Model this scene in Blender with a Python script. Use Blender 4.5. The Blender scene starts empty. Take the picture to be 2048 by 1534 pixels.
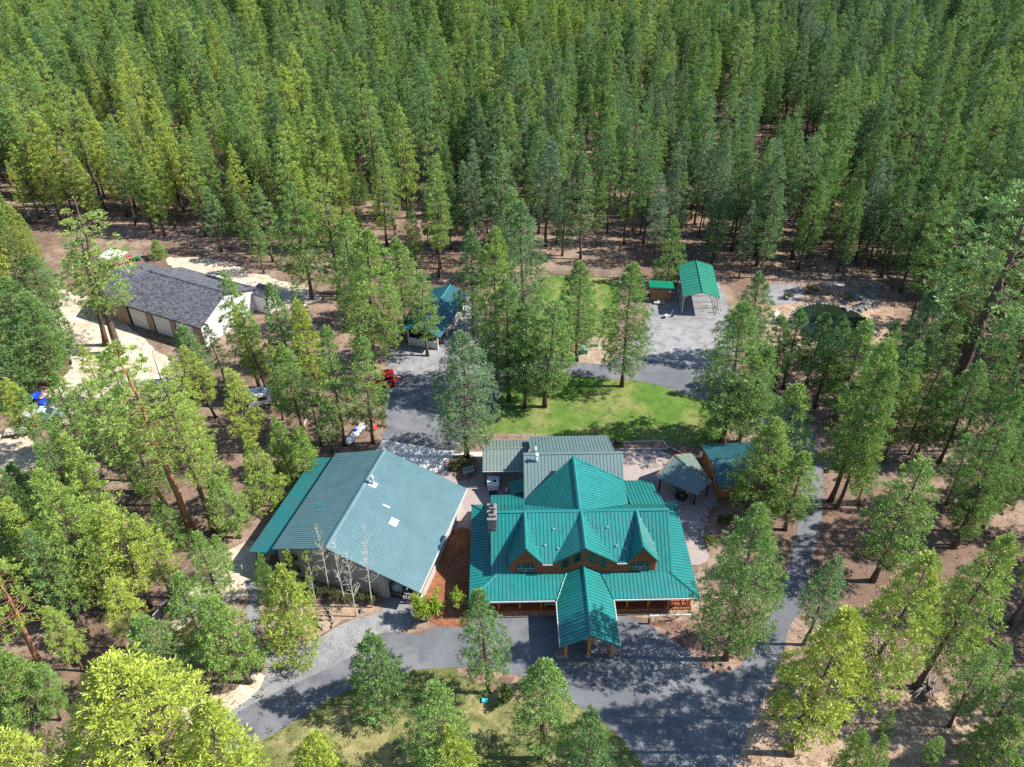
import bpy, math, random
import numpy as np
from mathutils import Vector, Matrix, Quaternion
from mathutils.geometry import tessellate_polygon

R = math.radians
C = bpy.context.scene.collection
scene = bpy.context.scene

# ------------------------------------------------------------------ camera, sky, sun, exposure
CAM_H, PITCH, FPX = 72.0, R(37.65), 1608.0
cd = bpy.data.cameras.new('camera'); cam = bpy.data.objects.new('camera', cd); C.objects.link(cam)
cam.location = (0, 0, CAM_H); cam.rotation_euler = (math.pi/2 - PITCH, 0, 0)
cd.sensor_width = 36.0; cd.lens = FPX/2048*36.0; cd.clip_start = 0.5; cd.clip_end = 9000
scene.camera = cam
world = bpy.data.worlds.new('World'); scene.world = world; world.use_nodes = True
wn = world.node_tree.nodes; wl = world.node_tree.links
sky = wn.new('ShaderNodeTexSky'); sky.sky_type = 'NISHITA'; sky.sun_disc = False
sky.sun_elevation = R(45); sky.sun_rotation = R(91.4); sky.altitude = 1200
sky.air_density = 1.0; sky.dust_density = 0.6
wn['Background'].inputs['Strength'].default_value = 0.13
wl.new(sky.outputs[0], wn['Background'].inputs[0])
sd = bpy.data.lights.new('sun', 'SUN'); sun = bpy.data.objects.new('sun', sd); C.objects.link(sun)
sd.energy = 5.0; sd.angle = R(0.53); sd.color = (1.0, 0.95, 0.87)
sdir = Vector((math.cos(R(45))*math.cos(R(-1.4)), math.cos(R(45))*math.sin(R(-1.4)), math.sin(R(45))))
sun.rotation_euler = sdir.to_track_quat('Z', 'Y').to_euler(); sun.location = (60, 0, 90)
scene.view_settings.view_transform = 'Standard'; scene.view_settings.look = 'None'
scene.view_settings.exposure = 1.2; scene.view_settings.gamma = 1.0
scene.view_settings.use_curve_mapping = False
scene.cycles.max_bounces = 6; scene.cycles.diffuse_bounces = 3; scene.cycles.transmission_bounces = 3
scene.cycles.transparent_max_bounces = 4; scene.cycles.sample_clamp_indirect = 6.0
scene.cycles.use_denoising = False

# ------------------------------------------------------------------ measuring: photo pixels to places on the land
_fw = np.array([0, math.cos(PITCH), -math.sin(PITCH)]); _rt = np.array([1.0, 0, 0]); _up = np.cross(_rt, _fw)
def ray(px, py):
    d = _fw*FPX + _rt*(px-1024) + _up*(767-py); return d/np.linalg.norm(d)
def G(px, py, z=0.0):
    d = ray(px, py); p = np.array([0, 0, CAM_H]) + d*((z-CAM_H)/d[2]); return Vector((p[0], p[1], z))
def proj(p):
    q = np.array(p, float)-np.array([0, 0, CAM_H]); w = q@_fw
    return 1024+FPX*(q@_rt)/w, 767-FPX*(q@_up)/w, w
class Frame:
    def __init__(s, x, y, deg):
        s.o = Vector((x, y, 0)); t = R(deg); s.t = t
        s.x = Vector((math.cos(t), math.sin(t), 0)); s.y = Vector((-math.sin(t), math.cos(t), 0))

# ------------------------------------------------------------------ materials
def nodes_of(m): return m.node_tree.nodes, m.node_tree.links
def mat(name, col, rough=0.6, var=0.15, scale=3.0, spec=0.4, metal=0.0, bump=0.0, bscale=None, col2=None, detail=4, stretch=None, fine=0.0, coords='Object'):
    m = bpy.data.materials.new(name); m.use_nodes = True; n, l = nodes_of(m); b = n['Principled BSDF']
    b.inputs['Roughness'].default_value = rough; b.inputs['Metallic'].default_value = metal
    b.inputs['Specular IOR Level'].default_value = spec
    tc = n.new('ShaderNodeTexCoord'); src = tc.outputs[coords]
    if coords == 'World':
        pass
    if stretch:
        mp = n.new('ShaderNodeMapping'); mp.inputs['Scale'].default_value = stretch; l.new(src, mp.inputs[0]); src = mp.outputs[0]
    t = n.new('ShaderNodeTexNoise'); t.inputs['Scale'].default_value = scale; t.inputs['Detail'].default_value = detail
    t.inputs['Roughness'].default_value = 0.62
    l.new(src, t.inputs['Vector'])
    r = n.new('ShaderNodeValToRGB'); r.color_ramp.elements[0].position = 0.3; r.color_ramp.elements[1].position = 0.7
    c2 = col2 if col2 else tuple(min(1, c*(1+var)) for c in col)
    c1 = col if col2 else tuple(c*(1-var) for c in col)
    r.color_ramp.elements[0].color = (*c1, 1); r.color_ramp.elements[1].color = (*c2, 1)
    l.new(t.outputs['Fac'], r.inputs[0]); out = r.outputs[0]
    if fine:
        t2 = n.new('ShaderNodeTexNoise'); t2.inputs['Scale'].default_value = scale*9; t2.inputs['Detail'].default_value = 3
        l.new(src, t2.inputs['Vector'])
        mr = n.new('ShaderNodeMapRange'); mr.inputs[1].default_value = 0.3; mr.inputs[2].default_value = 0.7
        mr.inputs[3].default_value = 1-fine; mr.inputs[4].default_value = 1+fine; l.new(t2.outputs['Fac'], mr.inputs[0])
        mx = n.new('ShaderNodeMix'); mx.data_type = 'RGBA'; mx.blend_type = 'MULTIPLY'; mx.inputs[0].default_value = 1
        l.new(out, mx.inputs[6]); l.new(mr.outputs[0], mx.inputs[7]); out = mx.outputs[2]
    l.new(out, b.inputs['Base Color'])
    if bump:
        t3 = n.new('ShaderNodeTexNoise'); t3.inputs['Scale'].default_value = bscale or scale*6; t3.inputs['Detail'].default_value = 4
        l.new(src, t3.inputs['Vector'])
        bp = n.new('ShaderNodeBump'); bp.inputs['Strength'].default_value = bump; bp.inputs['Distance'].default_value = 0.05
        l.new(t3.outputs['Fac'], bp.inputs['Height']); l.new(bp.outputs[0], b.inputs['Normal'])
    return m

def ground_mat(name, cols, scales, fine=0.25, fscale=9.0, bump=0.5, speck=None, rough=0.95):
    """cols: three colours mixed by two large noises; fine grain multiplied on top; speck=(colour, scale, threshold) scattered spots."""
    m = bpy.data.materials.new(name); m.use_nodes = True; n, l = nodes_of(m); b = n['Principled BSDF']
    b.inputs['Roughness'].default_value = rough; b.inputs['Specular IOR Level'].default_value = 0.15
    g = n.new('ShaderNodeNewGeometry'); pos = g.outputs['Position']
    def noise(s, d=5, ro=0.65, dist=0.0):
        t = n.new('ShaderNodeTexNoise'); t.inputs['Scale'].default_value = s; t.inputs['Detail'].default_value = d
        t.inputs['Roughness'].default_value = ro; t.inputs['Distortion'].default_value = dist; l.new(pos, t.inputs['Vector']); return t.outputs['Fac']
    def rng(x, a, b_, lo=0.0, hi=1.0):
        r = n.new('ShaderNodeMapRange'); r.inputs[1].default_value = a; r.inputs[2].default_value = b_
        r.inputs[3].default_value = lo; r.inputs[4].default_value = hi; l.new(x, r.inputs[0]); return r.outputs[0]
    def mix(f, a, c, mode='MIX'):
        x = n.new('ShaderNodeMix'); x.data_type = 'RGBA'; x.blend_type = mode
        if hasattr(f, 'links'): l.new(f, x.inputs[0])
        else: x.inputs[0].default_value = f
        for k, v in ((6, a), (7, c)):
            if hasattr(v, 'links'): l.new(v, x.inputs[k])
            else: x.inputs[k].default_value = (*v, 1)
        return x.outputs[2]
    c = mix(rng(noise(scales[0], 6, 0.6, 0.6), 0.42, 0.6), cols[0], cols[1])
    c = mix(rng(noise(scales[1], 6, 0.7), 0.46, 0.66), c, cols[2])
    if speck:
        c = mix(rng(noise(speck[1], 3, 0.6), speck[2], speck[2]+0.06), c, speck[0])
    f1 = rng(noise(fscale, 4, 0.75), 0.25, 0.75, 1-fine, 1+fine)
    c = mix(1.0, c, f1, 'MULTIPLY')
    l.new(c, b.inputs['Base Color'])
    if bump:
        bp = n.new('ShaderNodeBump'); bp.inputs['Strength'].default_value = bump; bp.inputs['Distance'].default_value = 0.12
        l.new(noise(fscale*0.7, 4, 0.7), bp.inputs['Height']); l.new(bp.outputs[0], b.inputs['Normal'])
    return m

M = {}
M['floor'] = ground_mat('forest_floor', [(0.150, 0.098, 0.072), (0.25, 0.18, 0.135), (0.105, 0.072, 0.052)], (0.06, 0.45), 0.45, 5.0, 0.8, ((0.10, 0.11, 0.04), 0.8, 0.66))
M['sand'] = ground_mat('pale_sand', [(0.44, 0.37, 0.28), (0.52, 0.46, 0.37), (0.32, 0.24, 0.17)], (0.12, 0.6), 0.22, 6.0, 0.5)
M['dirt'] = ground_mat('tan_dirt', [(0.27, 0.19, 0.13), (0.36, 0.27, 0.19), (0.18, 0.12, 0.08)], (0.2, 0.9), 0.4, 6.0, 0.7)
M['lawn'] = ground_mat('lawn_grass', [(0.075, 0.145, 0.022), (0.17, 0.18, 0.060), (0.055, 0.095, 0.020)], (0.16, 0.7), 0.5, 7.0, 0.8)
M['drylawn'] = ground_mat('dry_lawn_grass', [(0.10, 0.115, 0.036), (0.26, 0.22, 0.10), (0.07, 0.09, 0.026)], (0.16, 0.7), 0.55, 7.0, 0.9)
M['asphalt'] = ground_mat('asphalt', [(0.105, 0.11, 0.121), (0.15, 0.153, 0.162), (0.088, 0.092, 0.104)], (0.07, 0.5), 0.14, 14.0, 0.2, ((0.07, 0.072, 0.08), 0.35, 0.69))
M['gravel'] = ground_mat('grey_gravel', [(0.185, 0.186, 0.192), (0.25, 0.247, 0.247), (0.14, 0.138, 0.14)], (0.12, 0.7), 0.42, 7.0, 0.9)
M['concrete'] = ground_mat('concrete', [(0.50, 0.48, 0.46), (0.58, 0.56, 0.53), (0.42, 0.40, 0.38)], (0.2, 0.9), 0.10, 8.0, 0.15)
M['mulch'] = ground_mat('orange_bark_mulch', [(0.20, 0.080, 0.040), (0.27, 0.12, 0.06), (0.14, 0.06, 0.033)], (0.5, 2.0), 0.4, 9.0, 0.9)
M['bed'] = ground_mat('brown_bark_bed', [(0.17, 0.10, 0.075), (0.30, 0.20, 0.15), (0.10, 0.06, 0.045)], (0.4, 1.4), 0.45, 8.0, 0.9)
M['pebble'] = ground_mat('tan_pebbles', [(0.27, 0.20, 0.14), (0.35, 0.28, 0.20), (0.18, 0.13, 0.09)], (0.8, 2.4), 0.45, 10.0, 0.9)

def paver_mat():
    m = bpy.data.materials.new('paver_stones'); m.use_nodes = True; n, l = nodes_of(m); b = n['Principled BSDF']
    b.inputs['Roughness'].default_value = 0.9
    g = n.new('ShaderNodeNewGeometry'); mp = n.new('ShaderNodeMapping'); mp.inputs['Rotation'].default_value = (0, 0, R(45)); l.new(g.outputs['Position'], mp.inputs[0])
    br = n.new('ShaderNodeTexBrick'); br.inputs['Scale'].default_value = 3.4; br.inputs['Mortar Size'].default_value = 0.03
    br.inputs['Color1'].default_value = (0.25, 0.20, 0.185, 1); br.inputs['Color2'].default_value = (0.37, 0.315, 0.295, 1); br.inputs['Mortar'].default_value = (0.15, 0.125, 0.115, 1)
    l.new(mp.outputs[0], br.inputs['Vector']); l.new(br.outputs['Color'], b.inputs['Base Color'])
    return m
M['paver'] = paver_mat()

M['teal'] = mat('teal_painted_metal', (0.010, 0.150, 0.140), 0.34, 0.12, 0.9, 0.5, fine=0.05)
M['teal_seam_shade'] = mat('shaded_teal_seam', (0.005, 0.055, 0.052), 0.6, 0.1, 2.0)  # shadow beside each seam put into the darker rib colour
M['shop'] = mat('weathered_blue_green_metal', (0.070, 0.140, 0.155), 0.40, 0.12, 0.5, 0.5, fine=0.06)
M['shop_seam_shade'] = mat('shaded_blue_green_rib', (0.055, 0.115, 0.128), 0.5, 0.1, 1.0)  # ribs coloured darker to stand in for their shaded side
M['leanto'] = mat('bright_teal_metal', (0.014, 0.145, 0.150), 0.4, 0.1, 0.6, 0.5)
M['sage'] = mat('faded_sage_metal', (0.125, 0.165, 0.145), 0.42, 0.08, 0.8, 0.5)
M['sage_seam_shade'] = mat('sage_seam_shade', (0.06, 0.085, 0.08), 0.6, 0.1, 1.0)  # seam shade painted in as a darker rib colour
M['greygreen'] = mat('grey_green_metal', (0.095, 0.150, 0.150), 0.4, 0.08, 0.8, 0.5)
M['cabinroof'] = mat('blue_green_dark_metal', (0.025, 0.095, 0.120), 0.4, 0.15, 0.7, 0.5)
M['green'] = mat('carport_green_metal', (0.018, 0.155, 0.105), 0.4, 0.1, 0.6, 0.5)
M['brightgreen'] = mat('bright_green_metal', (0.004, 0.25, 0.13), 0.4, 0.1, 0.9, 0.5)
M['trimgreen'] = mat('green_trim_paint', (0.02, 0.10, 0.085), 0.5, 0.1, 2.0)
M['gutter'] = mat('pale_gutter', (0.36, 0.37, 0.36), 0.45, 0.1, 2.0)
M['log'] = mat('stained_log', (0.22, 0.080, 0.026), 0.6, 0.3, 2.5, 0.3, stretch=(0.6, 0.6, 3.0), fine=0.2)
M['logpost'] = mat('honey_log', (0.36, 0.14, 0.036), 0.5, 0.2, 3.0, 0.4)
M['deck'] = mat('red_stained_deck', (0.30, 0.085, 0.035), 0.6, 0.25, 2.0, 0.3, stretch=(0.3, 4, 1))
M['wood'] = mat('weathered_grey_wood', (0.34, 0.30, 0.26), 0.8, 0.25, 3.0, 0.2, fine=0.2)
M['timber'] = mat('brown_board_wood', (0.30, 0.155, 0.07), 0.75, 0.35, 2.5, 0.2, stretch=(4, 4, 0.4), fine=0.25)
M['cabinlog'] = mat('orange_cabin_log', (0.33, 0.13, 0.04), 0.6, 0.25, 3.0, 0.3)
M['darkpost'] = mat('dark_post', (0.035, 0.032, 0.03), 0.6, 0.2, 3.0)
M['stucco'] = mat('beige_siding', (0.33, 0.295, 0.265), 0.8, 0.08, 2.0, 0.2)
M['white'] = mat('white_panel', (0.60, 0.59, 0.56), 0.55, 0.06, 2.0)
M['tan'] = mat('tan_siding', (0.33, 0.24, 0.17), 0.75, 0.1, 2.0, 0.2)
M['glass'] = mat('window_glass', (0.012, 0.02, 0.022), 0.06, 0.1, 1.0, 0.8)
M['dark'] = mat('dark_interior', (0.02, 0.02, 0.02), 0.9, 0.2, 2.0, 0.1)
M['stone'] = mat('grey_stone', (0.19, 0.18, 0.17), 0.85, 0.35, 2.2, 0.2, bump=0.5, fine=0.25)
M['flagstone'] = mat('chimney_stone', (0.16, 0.15, 0.15), 0.85, 0.35, 2.8, 0.2, bump=0.6, fine=0.25)
M['metal'] = mat('galvanised_metal', (0.50, 0.50, 0.49), 0.35, 0.1, 3.0, 0.5, 0.6)
M['red'] = mat('red_paint', (0.50, 0.022, 0.02), 0.35, 0.1, 3.0, 0.5)
M['rubber'] = mat('black_rubber', (0.018, 0.018, 0.018), 0.8, 0.2, 4.0, 0.2)
M['tank'] = mat('white_tank_paint', (0.66, 0.68, 0.70), 0.35, 0.06, 2.0, 0.5)
M['blue'] = mat('blue_paint', (0.01, 0.045, 0.42), 0.35, 0.15, 2.0, 0.5)
M['truck'] = mat('silver_blue_paint', (0.32, 0.37, 0.40), 0.35, 0.12, 2.0, 0.5)
M['black'] = mat('black_paint', (0.02, 0.02, 0.022), 0.5, 0.2, 2.0, 0.4)
M['cyan'] = mat('teal_plastic', (0.04, 0.45, 0.45), 0.5, 0.1, 2.0)
M['utility'] = mat('utility_green_steel', (0.12, 0.25, 0.20), 0.5, 0.12, 3.0)
M['mower'] = mat('green_machine_paint', (0.03, 0.22, 0.05), 0.4, 0.1, 2.0)
M['bark'] = mat('dark_pine_bark', (0.105, 0.075, 0.058), 0.95, 0.4, 3.0, 0.1, stretch=(3, 3, 0.7), bump=0.5, fine=0.3)
M['redbark'] = mat('orange_pine_bark', (0.30, 0.15, 0.085), 0.95, 0.35, 3.0, 0.1, stretch=(3, 3, 0.7), bump=0.5, fine=0.3)
M['deadwood'] = mat('bleached_dead_wood', (0.20, 0.18, 0.16), 0.9, 0.3, 3.0, 0.1, fine=0.2)
M['aspenbark'] = mat('white_aspen_bark', (0.42, 0.39, 0.34), 0.8, 0.2, 2.5, 0.2, stretch=(1, 1, 4), fine=0.2)
M['twig'] = mat('brown_twig', (0.25, 0.20, 0.15), 0.9, 0.2, 4.0, 0.1)

def shingle_mat():
    m = bpy.data.materials.new('charcoal_shingles'); m.use_nodes = True; n, l = nodes_of(m); b = n['Principled BSDF']; b.inputs['Roughness'].default_value = 0.85
    tc = n.new('ShaderNodeTexCoord'); v = n.new('ShaderNodeTexVoronoi'); v.inputs['Scale'].default_value = 3.2
    mp = n.new('ShaderNodeMapping'); mp.inputs['Scale'].default_value = (0.8, 1.5, 1.5); l.new(tc.outputs['Object'], mp.inputs[0]); l.new(mp.outputs[0], v.inputs['Vector'])
    r = n.new('ShaderNodeValToRGB'); r.color_ramp.elements[0].color = (0.030, 0.031, 0.038, 1); r.color_ramp.elements[1].color = (0.115, 0.117, 0.135, 1)
    sp = n.new('ShaderNodeSeparateColor'); l.new(v.outputs['Color'], sp.inputs[0]); l.new(sp.outputs[0], r.inputs[0]); l.new(r.outputs[0], b.inputs['Base Color'])
    return m
M['shingle'] = shingle_mat()

def water_mat():
    m = bpy.data.materials.new('pond_water'); m.use_nodes = True; n, l = nodes_of(m); b = n['Principled BSDF']
    b.inputs['Base Color'].default_value = (0.010, 0.018, 0.008, 1); b.inputs['Roughness'].default_value = 0.05; b.inputs['IOR'].default_value = 1.33
    t = n.new('ShaderNodeTexNoise'); t.inputs['Scale'].default_value = 1.5; g = n.new('ShaderNodeNewGeometry'); l.new(g.outputs['Position'], t.inputs['Vector'])
    bp = n.new('ShaderNodeBump'); bp.inputs['Strength'].default_value = 0.08; l.new(t.outputs['Fac'], bp.inputs['Height']); l.new(bp.outputs[0], b.inputs['Normal'])
    return m
M['water'] = water_mat()

def foliage_mat(name, stops, vary=0.34, trans=0.26):
    """leaf colour picked by the tree's own 'tint' (its kind), varied clump by clump"""
    m = bpy.data.materials.new(name); m.use_nodes = True; n, l = nodes_of(m)
    for x in list(n): n.remove(x)
    out = n.new('ShaderNodeOutputMaterial')
    at = n.new('ShaderNodeAttribute'); at.attribute_type = 'INSTANCER'; at.attribute_name = 'tint'
    tc = n.new('ShaderNodeTexCoord')
    nz = n.new('ShaderNodeTexNoise'); nz.inputs['Scale'].default_value = 0.9; nz.inputs['Detail'].default_value = 4; l.new(tc.outputs['Object'], nz.inputs['Vector'])
    ad = n.new('ShaderNodeMapRange'); ad.inputs[1].default_value = 0.25; ad.inputs[2].default_value = 0.75; ad.inputs[3].default_value = -0.16; ad.inputs[4].default_value = 0.16; l.new(nz.outputs['Fac'], ad.inputs[0])
    mth = n.new('ShaderNodeMath'); mth.operation = 'ADD'; l.new(at.outputs['Fac'], mth.inputs[0]); l.new(ad.outputs[0], mth.inputs[1])
    r = n.new('ShaderNodeValToRGB')
    while len(r.color_ramp.elements) < len(stops): r.color_ramp.elements.new(0.5)
    for e, (p, c) in zip(r.color_ramp.elements, stops): e.position = p; e.color = (*c, 1)
    l.new(mth.outputs[0], r.inputs[0])
    n2 = n.new('ShaderNodeTexNoise'); n2.inputs['Scale'].default_value = 4.0; n2.inputs['Detail'].default_value = 3; l.new(tc.outputs['Object'], n2.inputs['Vector'])
    mr = n.new('ShaderNodeMapRange'); mr.inputs[1].default_value = 0.3; mr.inputs[2].default_value = 0.7; mr.inputs[3].default_value = 1-vary; mr.inputs[4].default_value = 1+vary; l.new(n2.outputs['Fac'], mr.inputs[0])
    mx = n.new('ShaderNodeMix'); mx.data_type = 'RGBA'; mx.blend_type = 'MULTIPLY'; mx.inputs[0].default_value = 1; l.new(r.outputs[0], mx.inputs[6]); l.new(mr.outputs[0], mx.inputs[7])
    d = n.new('ShaderNodeBsdfPrincipled'); d.inputs['Roughness'].default_value = 0.55; d.inputs['Specular IOR Level'].default_value = 0.35; l.new(mx.outputs[2], d.inputs['Base Color'])
    tr = n.new('ShaderNodeBsdfTranslucent'); l.new(mx.outputs[2], tr.inputs['Color'])
    ms = n.new('ShaderNodeMixShader'); ms.inputs[0].default_value = trans; l.new(d.outputs[0], ms.inputs[1]); l.new(tr.outputs[0], ms.inputs[2]); l.new(ms.outputs[0], out.inputs[0])
    return m
M['needles'] = foliage_mat('pine_needles', [(0.0, (0.165, 0.235, 0.130)), (0.3, (0.130, 0.235, 0.072)), (0.55, (0.178, 0.290, 0.066)), (0.8, (0.265, 0.355, 0.066)), (1.0, (0.345, 0.405, 0.058))])
M['leaves'] = foliage_mat('spring_leaves', [(0.0, (0.06, 0.11, 0.03)), (0.4, (0.13, 0.12, 0.04)), (0.7, (0.17, 0.24, 0.035)), (1.0, (0.24, 0.33, 0.03))])
# ------------------------------------------------------------------ mesh helpers
class MB:
    def __init__(s): s.v = []; s.f = []; s.m = []
    def add(s, verts, faces, mi=0):
        o = len(s.v); s.v += [tuple(p) for p in verts]; s.f += [tuple(i+o for i in f) for f in faces]; s.m += [mi]*len(faces); return s
    def hexa(s, p, mi=0):      # 8 corners: bottom 4 ccw, top 4 ccw
        return s.add(p, [(3, 2, 1, 0), (4, 5, 6, 7), (0, 1, 5, 4), (1, 2, 6, 5), (2, 3, 7, 6), (3, 0, 4, 7)], mi)
    def box(s, x0, y0, z0, x1, y1, z1, mi=0):
        return s.hexa([(x0, y0, z0), (x1, y0, z0), (x1, y1, z0), (x0, y1, z0), (x0, y0, z1), (x1, y0, z1), (x1, y1, z1), (x0, y1, z1)], mi)
    def prism(s, poly, nrm, th, mi=0):     # extrude a planar polygon by -th*nrm
        k = len(poly); nrm = Vector(nrm); top = [Vector(p) for p in poly]; bot = [p-nrm*th for p in top]
        return s.add(top+bot, [tuple(range(k)), tuple(range(2*k-1, k-1, -1))]+[(i, i+k, (i+1) % k+k, (i+1) % k) for i in range(k)], mi)
    def tube(s, pts, rad, n=8, mi=0, cap=True):
        pts = [Vector(p) for p in pts]; rad = rad if isinstance(rad, (list, tuple)) else [rad]*len(pts); vs = []; fs = []
        for i, p in enumerate(pts):
            d = (pts[min(i+1, len(pts)-1)]-pts[max(i-1, 0)]).normalized(); a = d.cross(Vector((0.31, 0.17, 0.9)) if abs(d.z) < 0.9 else Vector((1, 0, 0))).normalized(); b = d.cross(a)
            for j in range(n):
                t = 2*math.pi*j/n; vs.append(p+(a*math.cos(t)+b*math.sin(t))*rad[i])
        for i in range(len(pts)-1):
            for j in range(n): fs.append((i*n+j, i*n+(j+1) % n, (i+1)*n+(j+1) % n, (i+1)*n+j))
        if cap: fs += [tuple(range(n-1, -1, -1)), tuple(range((len(pts)-1)*n, len(pts)*n))]
        return s.add(vs, fs, mi)
    def rock(s, c, r, rnd, sq=0.7, mi=0):
        c = Vector(c); vs = []; fs = []; nu, nv = 7, 4
        for i in range(nv+1):
            th = math.pi*i/nv
            for j in range(nu):
                ph = 2*math.pi*j/nu; k = r*rnd.uniform(0.75, 1.15)
                vs.append(c+Vector((math.sin(th)*math.cos(ph)*k, math.sin(th)*math.sin(ph)*k, math.cos(th)*k*sq)))
        for i in range(nv):
            for j in range(nu): fs.append((i*nu+j, (i+1)*nu+j, (i+1)*nu+(j+1) % nu, i*nu+(j+1) % nu))
        return s.add(vs, fs, mi)
    def mesh(s, name, mats, smooth=False):
        me = bpy.data.meshes.new(name); me.from_pydata(s.v, [], s.f)
        for m in (mats if isinstance(mats, (list, tuple)) else [mats]): me.materials.append(m)
        me.polygons.foreach_set('material_index', s.m)
        if smooth: me.polygons.foreach_set('use_smooth', [True]*len(s.f))
        me.update(); return me
def tag(o, label=None, cat=None, group=None, kind=None):
    if label: o['label'] = label
    if cat: o['category'] = cat
    if group: o['group'] = group
    if kind: o['kind'] = kind
    return o
def obj(name, mb, mats, parent=None, smooth=False, kind=None):
    me = mb if isinstance(mb, bpy.types.Mesh) else mb.mesh(name, mats, smooth)
    o = bpy.data.objects.new(name, me); C.objects.link(o)
    if parent: o.parent = parent
    if kind: o['kind'] = kind
    return o
def thing(name, label, cat, loc=(0, 0, 0), rz=0.0, group=None):
    o = bpy.data.objects.new(name, None); C.objects.link(o); o.location = loc; o.rotation_euler = (0, 0, rz); o.empty_display_size = 0.3
    return tag(o, label, cat, group)
def framed(name, label, cat, fr, group=None): return thing(name, label, cat, fr.o, fr.t, group)

def clip(poly, a, lo, hi):
    """part of a convex 3-D polygon where lo <= p.a <= hi"""
    for sgn, lim in ((1, lo), (-1, -hi)):
        out = []
        for i in range(len(poly)):
            p, q = poly[i], poly[(i+1) % len(poly)]; dp, dq = sgn*p.dot(a)-lim, sgn*q.dot(a)-lim
            if dp >= 0: out.append(p)
            if (dp >= 0) != (dq >= 0): out.append(p+(q-p)*(dp/(dp-dq)))
        poly = out
        if len(poly) < 3: return []
    return poly
def roof_face(parent, poly, pitch, mats, joined=False, thick=0.14, rib=0.042, ribh=0.035, phase=0.0, name='roof_panel', down=None):
    """one roof plane: a deck slab on PARENT's side plus standing seam panels laid down the slope; each panel an object unless joined"""
    poly = [Vector(p) for p in poly]
    nrm = Vector((0, 0, 0))
    for i in range(len(poly)):
        a, b = poly[i], poly[(i+1) % len(poly)]; nrm += Vector(((a.y-b.y)*(a.z+b.z), (a.z-b.z)*(a.x+b.x), (a.x-b.x)*(a.y+b.y)))
    nrm.normalize()
    if nrm.z < 0: nrm = -nrm; poly = poly[::-1]
    dn = (Vector((0, 0, -1))+nrm*nrm.z).normalized() if down is None else Vector(down).normalized()
    u = nrm.cross(dn).normalized()
    lo = min(p.dot(u) for p in poly); hi = max(p.dot(u) for p in poly)
    deck = MB().prism([p-nrm*0.035 for p in poly], nrm, thick-0.035, 0)
    k = math.ceil((lo-phase)/pitch)-1; J = MB()
    while phase+k*pitch < hi:
        a = phase+k*pitch; k += 1
        sp = clip(poly, u, a+0.004, a+pitch-0.004)
        if len(sp) < 3: continue
        ext = max(p.dot(u) for p in sp)-min(p.dot(u) for p in sp)
        if ext < 0.05: continue
        mb = J if joined else MB()
        mb.prism(sp, nrm, 0.03, 0)
        rb = clip(poly, u, a+0.004, a+0.004+rib)
        if len(rb) >= 3: mb.prism([p+nrm*ribh for p in rb], nrm, ribh-0.002, 1)
        if not joined: obj(name, mb, mats, parent)
    if joined: obj(name, J, mats, parent, kind='stuff')
    return deck
def merge(mbs):
    o = MB()
    for m in mbs:
        n = len(o.v); o.v += m.v; o.f += [tuple(i+n for i in f) for f in m.f]; o.m += m.m
    return o
def ridge_cap(a, b, w=0.16, mi=0):
    a, b = Vector(a), Vector(b); d = (b-a).normalized(); s = d.cross(Vector((0, 0, 1))).normalized(); u = s.cross(d)
    m = MB(); pr = [(-w, -0.05), (0, 0.09), (w, -0.05)]
    vs = [a+s*x+u*(y+0.03) for x, y in pr]+[b+s*x+u*(y+0.03) for x, y in pr]
    vs += [p-u*0.05 for p in vs]
    return m.add(vs, [(0, 1, 4, 3), (1, 2, 5, 4), (6, 9, 10, 7), (7, 10, 11, 8), (0, 3, 9, 6), (2, 8, 11, 5), (0, 6, 7, 1), (1, 7, 8, 2), (3, 4, 10, 9), (4, 5, 11, 10)], mi)

# ------------------------------------------------------------------ ground sheets
rng = random.Random(7)
def smooth_outline(pts, step=0.8, jit=0.12, seed=1):
    r = random.Random(seed); n = len(pts); out = []
    for i in range(n):
        p0, p1, p2, p3 = pts[i-1], pts[i], pts[(i+1) % n], pts[(i+2) % n]
        L = (p2-p1).length; k = max(1, int(L/step))
        for j in range(k):
            t = j/k
            if L > 14: q = p1+(p2-p1)*t
            else: q = 0.5*((2*p1)+(p2-p0)*t+(2*p0-5*p1+4*p2-p3)*t*t+(3*p1-p0-3*p2+p3)*t**3)
            out.append(Vector((q.x+r.uniform(-jit, jit), q.y+r.uniform(-jit, jit), 0)))
    return out
def sheet(name, px, m, z, jit=0.12, step=0.8, straight=False):
    pts = [G(*p) for p in px]
    out = pts if straight else smooth_outline(pts, step, jit, len(name)+len(px))
    out = [Vector((p.x, p.y, z)) for p in out]
    tris = tessellate_polygon([out]); mb = MB(); mb.add(out, [tuple(t) if (out[t[1]]-out[t[0]]).cross(out[t[2]]-out[t[0]]).z > 0 else tuple(reversed(t)) for t in tris])
    o = obj(name, mb, m); o['kind'] = 'structure'; return o
g = MB(); xs = [-6000, -1500, -400, -200, -100, 0, 100, 200, 400, 1500, 6000]; ys = [-1500, -300, -100, 0, 100, 200, 300, 400, 700, 2000, 6500]
for y in ys:
    for x in xs: g.v.append((x, y, 0))
for j in range(len(ys)-1):
    for i in range(len(xs)-1):
        a = j*len(xs)+i; g.f.append((a, a+1, a+len(xs)+1, a+len(xs))); g.m.append(0)
tag(obj('forest_ground', g, M['floor']), kind='structure')

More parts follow.
